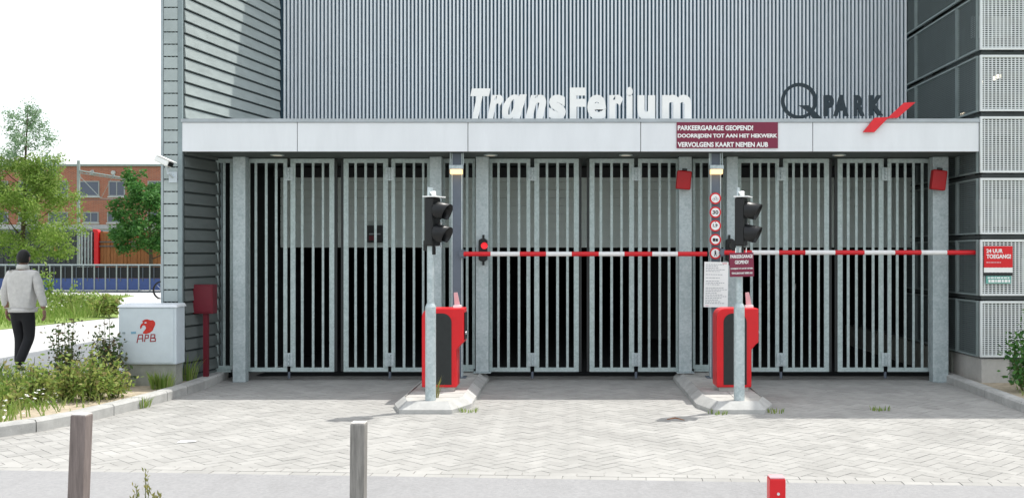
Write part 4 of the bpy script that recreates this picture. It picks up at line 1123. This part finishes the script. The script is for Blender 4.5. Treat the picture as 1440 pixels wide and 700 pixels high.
# foreground weed
t = thing('tall_weed', (X(203, 6.0), 6.0, .02), 'tall seeding weed stalk in the foreground between the two wooden bollards', 'weed')
st = MB(); lf = MB()
for k, (dx, h) in enumerate(((0, .345), (-.035, .25), (.035, .24), (.06, .18), (-.06, .16), (.095, .19), (.11, .15))):
    p0 = Vector((X(203, 6.0)+dx*.3, 6.0+rng.uniform(-.03, .03), .019)); p1 = p0+Vector((dx*.8, 0, h*.95)); st.tube([p0, p1], [.004, .0015], 5)
    for s in range(46):
        f = rng.uniform(.25, 1.02); p = p0.lerp(p1, f)+Vector((rng.gauss(0,.007), rng.gauss(0,.007), 0)); sz = .016*rng.uniform(.5, 1.2)
        u = Vector((rng.gauss(0,.5), rng.gauss(0,.5), 1)).normalized(); v = u.cross(Vector((rng.gauss(0,1), 1, 0))).normalized(); lf.add([p, p+u*sz+v*sz*.3, p+u*sz*2, p+u*sz-v*sz*.3], [(0,1,2,3)])
st.build('stalks', 'stem', t); lf.build('seed_heads', 'leaf_dry', t)
# grass of the verge, weeds of the bed, flowers
def inside(p, poly):
    r = False; n = len(poly)
    for i in range(n):
        a, c = poly[i], poly[(i+1) % n]
        if (a[1] > p[1]) != (c[1] > p[1]) and p[0] < (c[0]-a[0])*(p[1]-a[1])/(c[1]-a[1])+a[0]: r = not r
    return r
def field(poly, n, hmin, hmax, wd, zb, name, lm, dens=None, hs=None):
    b = MB(); xs = [p[0] for p in poly]; ys = [p[1] for p in poly]; k = 0
    while k < n:
        x, y = rng.uniform(min(xs), max(xs)), rng.uniform(min(ys), max(ys))
        if not inside((x, y), poly): continue
        if dens and rng.random() > dens(x, y): continue
        k += 1
        h = (hmin+(hmax-hmin)*rng.random()**1.6)*(.6+.5*math.sin(x*2.1+1.3*math.sin(y*1.1))**2+.25*math.sin(y*2.3))*(hs(x, y) if hs else 1); a = rng.random()*6.283; ln = Vector((math.cos(a), math.sin(a), 0))*h*rng.uniform(.1, .8); wv = Vector((rng.gauss(0,1), rng.gauss(0,.5), 0)).normalized()*wd
        p = Vector((x, y, zb)); b.add([p-wv, p+wv, p+ln*.4+Vector((0,0,h*.6))+wv*.8, p+ln+Vector((0,0,h)), p+ln*.4+Vector((0,0,h*.6))-wv*.8], [(0,1,2,3,4)])
    return structure(b.build(name, lm), 'stuff')
def dv(x, y): return .35+.65*(.5+.5*math.sin(x*1.7+2*math.sin(y*.9)))
field([(-12.3,21.1),(-11.7,25.4),(-16.3,35.8),(-16.8,38.3),(-26,38.3),(-23,21.1)], 22000, .10, .50, .010, .05, 'verge_grass', 'leaf_grass', dv, lambda x, y: max(.3, 1-max(0, y-27)/9))
def flowers(poly, n, z0, z1, r, name):
    b = MB(); xs = [p[0] for p in poly]; ys = [p[1] for p in poly]; k = 0
    while k < n:
        x, y = rng.uniform(min(xs), max(xs)), rng.uniform(min(ys), max(ys))
        if not inside((x, y), poly) or rng.random() > dv(x*2, y*2)**2: continue
        k += 1; z = rng.uniform(z0, z1)
        for _ in range(5):
            a = rng.random()*6.283; q = Vector((math.cos(a), math.sin(a), rng.uniform(-.2, .5)))*r; s = Vector((-math.sin(a), math.cos(a), .2))*r*.5; c = Vector((x, y, z))
            b.add([c, c+q*.6+s, c+q, c+q*.6-s], [(0,1,2,3)])
    return structure(b.build(name, 'petal'), 'stuff')
flowers([(-12.5,22),(-12.0,26),(-15.5,33),(-20,33),(-18,22)], 260, .25, .5, .032, 'verge_flowers')
bedp = [(-5.2,8.95),(-4.93,9.5),(-4.78,10.3),(-5.0,11.2),(-5.6,12.2),(-8.2,12.2),(-7.6,8.5),(-5.8,8.5)]
field(bedp, 5200, .04, .30, .007, .1, 'bed_weeds', 'leaf_grass', lambda x, y: 1.0 if x < -5.25-.1*math.sin(y*6) else .14)
flowers([(-5.2,9.05),(-5.05,9.6),(-5.3,10.4),(-6.6,10.4),(-6.6,8.7),(-5.6,8.7)], 170, .10, .30, .024, 'bed_flowers')
field([(4.98,10.4),(5.5,9.2),(7.5,9.0),(7.5,12.0),(5.05,12.0)], 900, .03, .14, .007, .08, 'bed_weeds', 'leaf_grass', lambda x, y: .9 if x > 5.25 else .25)

# ================================================================== FAR LEFT BACKGROUND
# railing with blue lower panels
Y = 42.0; zt = 1.22
t = thing('blue_railing', (X(80, Y), Y, 0), 'long dark railing with blue lower panels across the far pavement', 'railing')
MB().box(-29, -16.6, Y-.05, Y+.05, zt-.05, zt).build('top_rail', 'rail_light', t)
MB().box(-29, -16.6, Y-.04, Y+.04, .0, .10).build('bottom_rail', 'fence_steel', t)
MB().box(-29, -16.6, Y+.02, Y+.04, zt-.10, zt-.051).build('mid_rail', 'fence_steel', t)
x = -28.9
while x < -16.7:
    MB().box(x-.022, x+.022, Y-.045, Y+.03, .101, zt-.051).build('post', 'pole_grey', t)
    MB().box(x+.03, x+.438, Y-.02, Y+.0, .13, .62).build('blue_panel', 'blue_panel', t)
    MB().box(x+.026, x+.442, Y+.002, Y+.018, .63, zt-.12).build('dark_infill', 'dark_inside', t)
    MB().box(x+.16, x+.19, Y-.035, Y-.022, .5, 1.1).build('bar', 'fence_steel', t)
    x += .468
# bicycle by the wing wall, its front wheel showing
def bicycle():
    Y = 36.0; xw = X(218, Y)+.26
    t = thing('bicycle', (xw+.5, Y, 0), 'dark bicycle standing mostly hidden behind the wing wall', 'bicycle')
    for x in (xw, xw+1.05):
        w_ = MB().ring((x, .34), .29, .34, Y-.025, Y+.025, 24).build('wheel', 'rubber', t)
        s = MB()
        for k in range(8):
            a = k*math.pi/4; s.tube([(x, Y, .34), (x+.285*math.cos(a), Y, .34+.285*math.sin(a))], .004, 4)
        s.build('spokes', 'chrome', w_)
    f = MB(); A = (xw, Y, .34); Bk = (xw+1.05, Y, .34); C = (xw+.22, Y, .86); D = (xw+.72, Y, .82); Ee = (xw+.60, Y, .30)
    for p, q in ((A, C), (C, Ee), (C, D), (D, Ee), (Ee, Bk), (D, Bk)): f.tube([p, q], .017, 6)
    f.build('frame', 'fence_steel', t)
    MB().tube([(xw+.20, Y-.25, 1.0), (xw+.2, Y, 1.02), (xw+.20, Y+.25, 1.0)], .014, 6).build('handlebar', 'chrome', t)
    MB().box(xw+.62, xw+.88, Y-.07, Y+.07, .90, .95).build('saddle', 'rubber', t, .02)
bicycle()
# stacked things behind the railing
Y = 50.0
t = thing('shipping_container', (X(50, Y), Y+1.2, 0), 'dark grey ribbed container standing behind the railing at far left', 'container')
x0, x1 = X(-60, Y), X(108, Y); zt = Z(323, Y)
MB().box(x0, x1, Y+.03, Y+2.4, .1, zt).build('body', 'container_grey', t)
b = MB(); x = x0+.1
while x < x1-.1: b.box(x, x+.12, Y, Y+.029, .25, zt-.12); x += .26
b.build('ribs', 'container_grey', t); MB().box(x0, x1, Y-.01, Y+.028, zt-.11, zt+.02).build('top_rail', 'fence_steel', t)
MB().box(X(76, Y), X(81, Y), Y-.01, Y-.002, Z(356, Y), Z(347, Y)).build('plate', 'timber_brown', t)
t = thing('steel_rack', (X(123, Y), Y, 0), 'black steel rack with pale uprights between the dark container and the red frame', 'rack')
b = MB()
for px in (115, 119.5, 124, 128.5): b.box(X(px, Y)-.03, X(px, Y)+.03, Y, Y+.06, 0, Z(326, Y))
b.build('uprights', 'rail_light', t)
b = MB()
for py in (326, 338, 350, 364): b.box(X(113.5, Y), X(131, Y), Y+.061, Y+.12, Z(py+1.2, Y), Z(py-1, Y))
b.build('cross_bars', 'container_grey', t)
MB().box(X(113.5, Y), X(131, Y), Y+1.0, Y+1.05, 0, Z(324, Y)).build('rear_sheet', 'dark_inside', t)
t = thing('loading_gantry', (X(136, Y), Y, 0), 'red rounded steel frame standing at the end of the brown timber stack', 'frame')
b = MB(); b.prism([(X(133.5, Y), 0), (X(139.5, Y), 0), (X(139.5, Y), Z(326, Y)), (X(138, Y), Z(323, Y)), (X(132, Y), Z(322, Y)), (X(131.8, Y), Z(325, Y)), (X(133.5, Y), Z(327, Y))], Y-.1, Y+.2); b.build('upright', 'red_paint', t)
MB().box(X(133.8, Y), X(139.2, Y), Y+.21, Y+1.6, 0, Z(327, Y)).build('side_sheet', 'red_paint', t)
t = thing('timber_stack', (X(175, Y), Y, 0), 'stack of orange-brown upright timber behind the railing under the dense tree', 'timber')
b = MB(); x = X(140.5, Y)
while x < X(222, Y): b.box(x, x+.155, Y+rng.uniform(0, .05), Y+.9, 0, Z(326, Y)+rng.uniform(-.06, .05)); x += .17
b.build('planks', 'timber_brown', t)
b = MB()
for py in (340, 346): b.box(X(140, Y), X(224, Y), Y-.03, Y-.002, Z(py+.8, Y), Z(py-.5, Y))
b.build('straps', 'fence_steel', t)
# platform roof
Y = 54
t = thing('platform_roof', (X(90, Y), Y, 0), 'long flat pale platform roof in front of the brick building', 'roof')
MB().box(-44, -20.5, Y, Y+3.2, Z(322, Y), Z(316, Y)).build('roof_slab', 'roof_grey', t)
MB().box(-44, -20.5, Y+.0, Y+.1, Z(328, Y), Z(323.2, Y)).build('beam', 'rail_light', t)
for px in (-40, 40, 150, 205):
    MB().box(X(px, Y)-.08, X(px, Y)+.08, Y+1.6, Y+1.76, 0, Z(322.2, Y)).build('column', 'pole_grey', t)
# catenary mast
Y = 48
mx = X(110.5, Y)
t = thing('overhead_mast', (mx, Y, 0), 'grey overhead line mast with a slanting bracket in front of the brick building', 'mast')
MB().box(mx-.055, mx+.055, Y-.055, Y+.055, 0, Z(226, Y)).build('mast', 'pole_grey', t)
b = MB(); b.tube([(mx+.06, Y, Z(240, Y)), (X(190, Y), Y, Z(253, Y))], .04, 6); b.tube([(mx+.06, Y, Z(243.5, Y)), (X(190, Y), Y, Z(255, Y))], .025, 6)
for k in range(12):
    f = k/12; xa = mx+.06+(X(190, Y)-mx-.06)*f; b.tube([(xa, Y, Z(240+13*f, Y)), (xa+.15, Y, Z(243.8+12*f, Y))], .016, 4)
b.build('bracket', 'pole_grey', t)
b = MB(); b.tube([(mx+.06, Y, Z(248, Y)), (X(142, Y), Y, Z(279, Y))], .016, 5); b.tube([(X(142, Y), Y, Z(279, Y)), (X(165, Y), Y, Z(280, Y))], .014, 5); b.tube([(X(142, Y), Y, Z(279, Y)), (X(158, Y), Y, Z(249, Y))], .012, 5)
b.build('registration_arm', 'pole_grey', t)
b = MB()
for px, py in ((130, 240), (160, 246)): b.tube([(X(px, Y), Y, Z(py+4, Y)), (X(px, Y), Y, Z(py-1, Y))], [.05, .05], 8)
b.build('insulators', 'window_frame', t)
for py, lab in ((281, 'thin lower overhead wire crossing before the brick building'),):
    o = MB().tube([(-60, Y+.0, Z(py+1, Y)), (X(142, Y), Y-.02, Z(py, Y)), (-8, Y, Z(py, Y))], .012, 5).build('overhead_wire', 'fence_steel'); tag(o, lab, 'wire')
# brick building
Y = 66
t = thing('brick_building', (X(100, Y), Y+6, 0), 'long red brick building with dark windows behind the trees at left', 'building')
x0, x1 = -62, -18; zt = Z(234, Y)
MB().box(x0, x1, Y, Y+12, 0, zt).build('wall', 'brick', t)
MB().box(x0-.1, x1+.1, Y-.12, Y+12.1, zt+.002, zt+.14).build('roof_coping', 'pole_grey', t)
def window(pa, pb, ya, yb, split=1):
    xa, xb, za, zb_ = X(pa, Y), X(pb, Y), Z(yb, Y), Z(ya, Y)
    f = MB(); wd = .07
    f.box(xa, xb, Y-.05, Y-.002, za, za+wd); f.box(xa, xb, Y-.05, Y-.002, zb_-wd, zb_); f.box(xa, xa+wd, Y-.05, Y-.002, za+wd+.001, zb_-wd-.001); f.box(xb-wd, xb, Y-.05, Y-.002, za+wd+.001, zb_-wd-.001)
    for k in range(1, split): xm = xa+(xb-xa)*k/split; f.box(xm-wd/2, xm+wd/2, Y-.048, Y-.004, za+wd+.001, zb_-wd-.001)
    o = f.build('window', 'window_frame', t)
    MB().quad((xa+.02,Y-.02,za+.02),(xb-.02,Y-.02,za+.02),(xb-.02,Y-.02,zb_-.02),(xa+.02,Y-.02,zb_-.02)).build('pane', 'glass_dark', o)
    MB().box(xa-.05, xb+.05, Y-.10, Y-.003, za-.09, za-.003).build('sill', 'roof_grey', o)
for pa, pb, s in ((-140, -112, 1), (-98, -70, 2), (-56, -28, 1), (-14, 12, 2), (26, 54, 1), (68, 96, 2), (112, 140, 1), (153, 176, 2), (208, 236, 2)): window(pa, pb, 254.5, 276, s)
for pa, pb, s in ((-98, -70, 2), (-56, -28, 2), (-14, 12, 2), (26, 54, 2), (68, 96, 2), (117, 139, 2), (151, 170, 2), (208, 236, 2)): window(pa, pb, 298, 313, s)
b = MB()
for px in (130, 160): b.tube([(X(px, Y), Y-.14, Z(243, Y)), (X(px, Y), Y-.002, Z(243, Y))], .14, 10)
b.build('wall_lamps', 'roof_grey', t)

# parked car in the dark hall behind the right gate
def car():
    Y = 23.0; xc = X(1168, Y); zb = .03
    t = thing('parked_car', (xc, Y+1.9, zb), 'dark van parked in the unlit hall behind the right gate', 'van')
    w_ = .9; H = 2.0
    prof = [(0, .35), (-.02, .75), (.12, 1.05), (.75, 1.25), (1.35, 1.92), (2.2, 2.02), (4.3, 1.98), (4.45, 1.2), (4.45, .35)]
    b = MB(); n = len(prof)
    vs = [(xc-w_, Y+p[0], zb+p[1]) for p in prof]+[(xc+w_, Y+p[0], zb+p[1]) for p in prof]
    b.add(vs, [tuple(range(n)), tuple(reversed(range(n, 2*n)))]+[(i, i+n, (i+1) % n+n, (i+1) % n) for i in range(n)]); b.build('body', 'car_paint', t, .05)
    b = MB(); b.quad((xc-.78,Y+.82,zb+1.32),(xc+.78,Y+.82,zb+1.32),(xc+.68,Y+1.30,zb+1.86),(xc-.68,Y+1.30,zb+1.86)); b.v = [v+Vector((0,-.03,.02)) for v in b.v]; b.build('windscreen', 'glass_dark', t)
    for s in (-1, 1):
        MB().box(xc+s*.68-.16, xc+s*.68+.16, Y-.05, Y+.03, zb+.78, zb+.95).build('headlight', 'chrome', t, .02)
        for yy in (.85, 3.6):
            MB().tube([(xc+s*.92, Y+yy, zb+.33), (xc+s*.72, Y+yy, zb+.33)], .33, 18).build('wheel', 'rubber', t)
    MB().box(xc-.26, xc+.26, Y-.05, Y-.025, zb+.5, zb+.61).build('number_plate', 'plate_white', t)
    MB().box(xc-.5, xc+.5, Y-.05, Y-.015, zb+.72, zb+.77).build('grille_bar', 'chrome', t)
car()
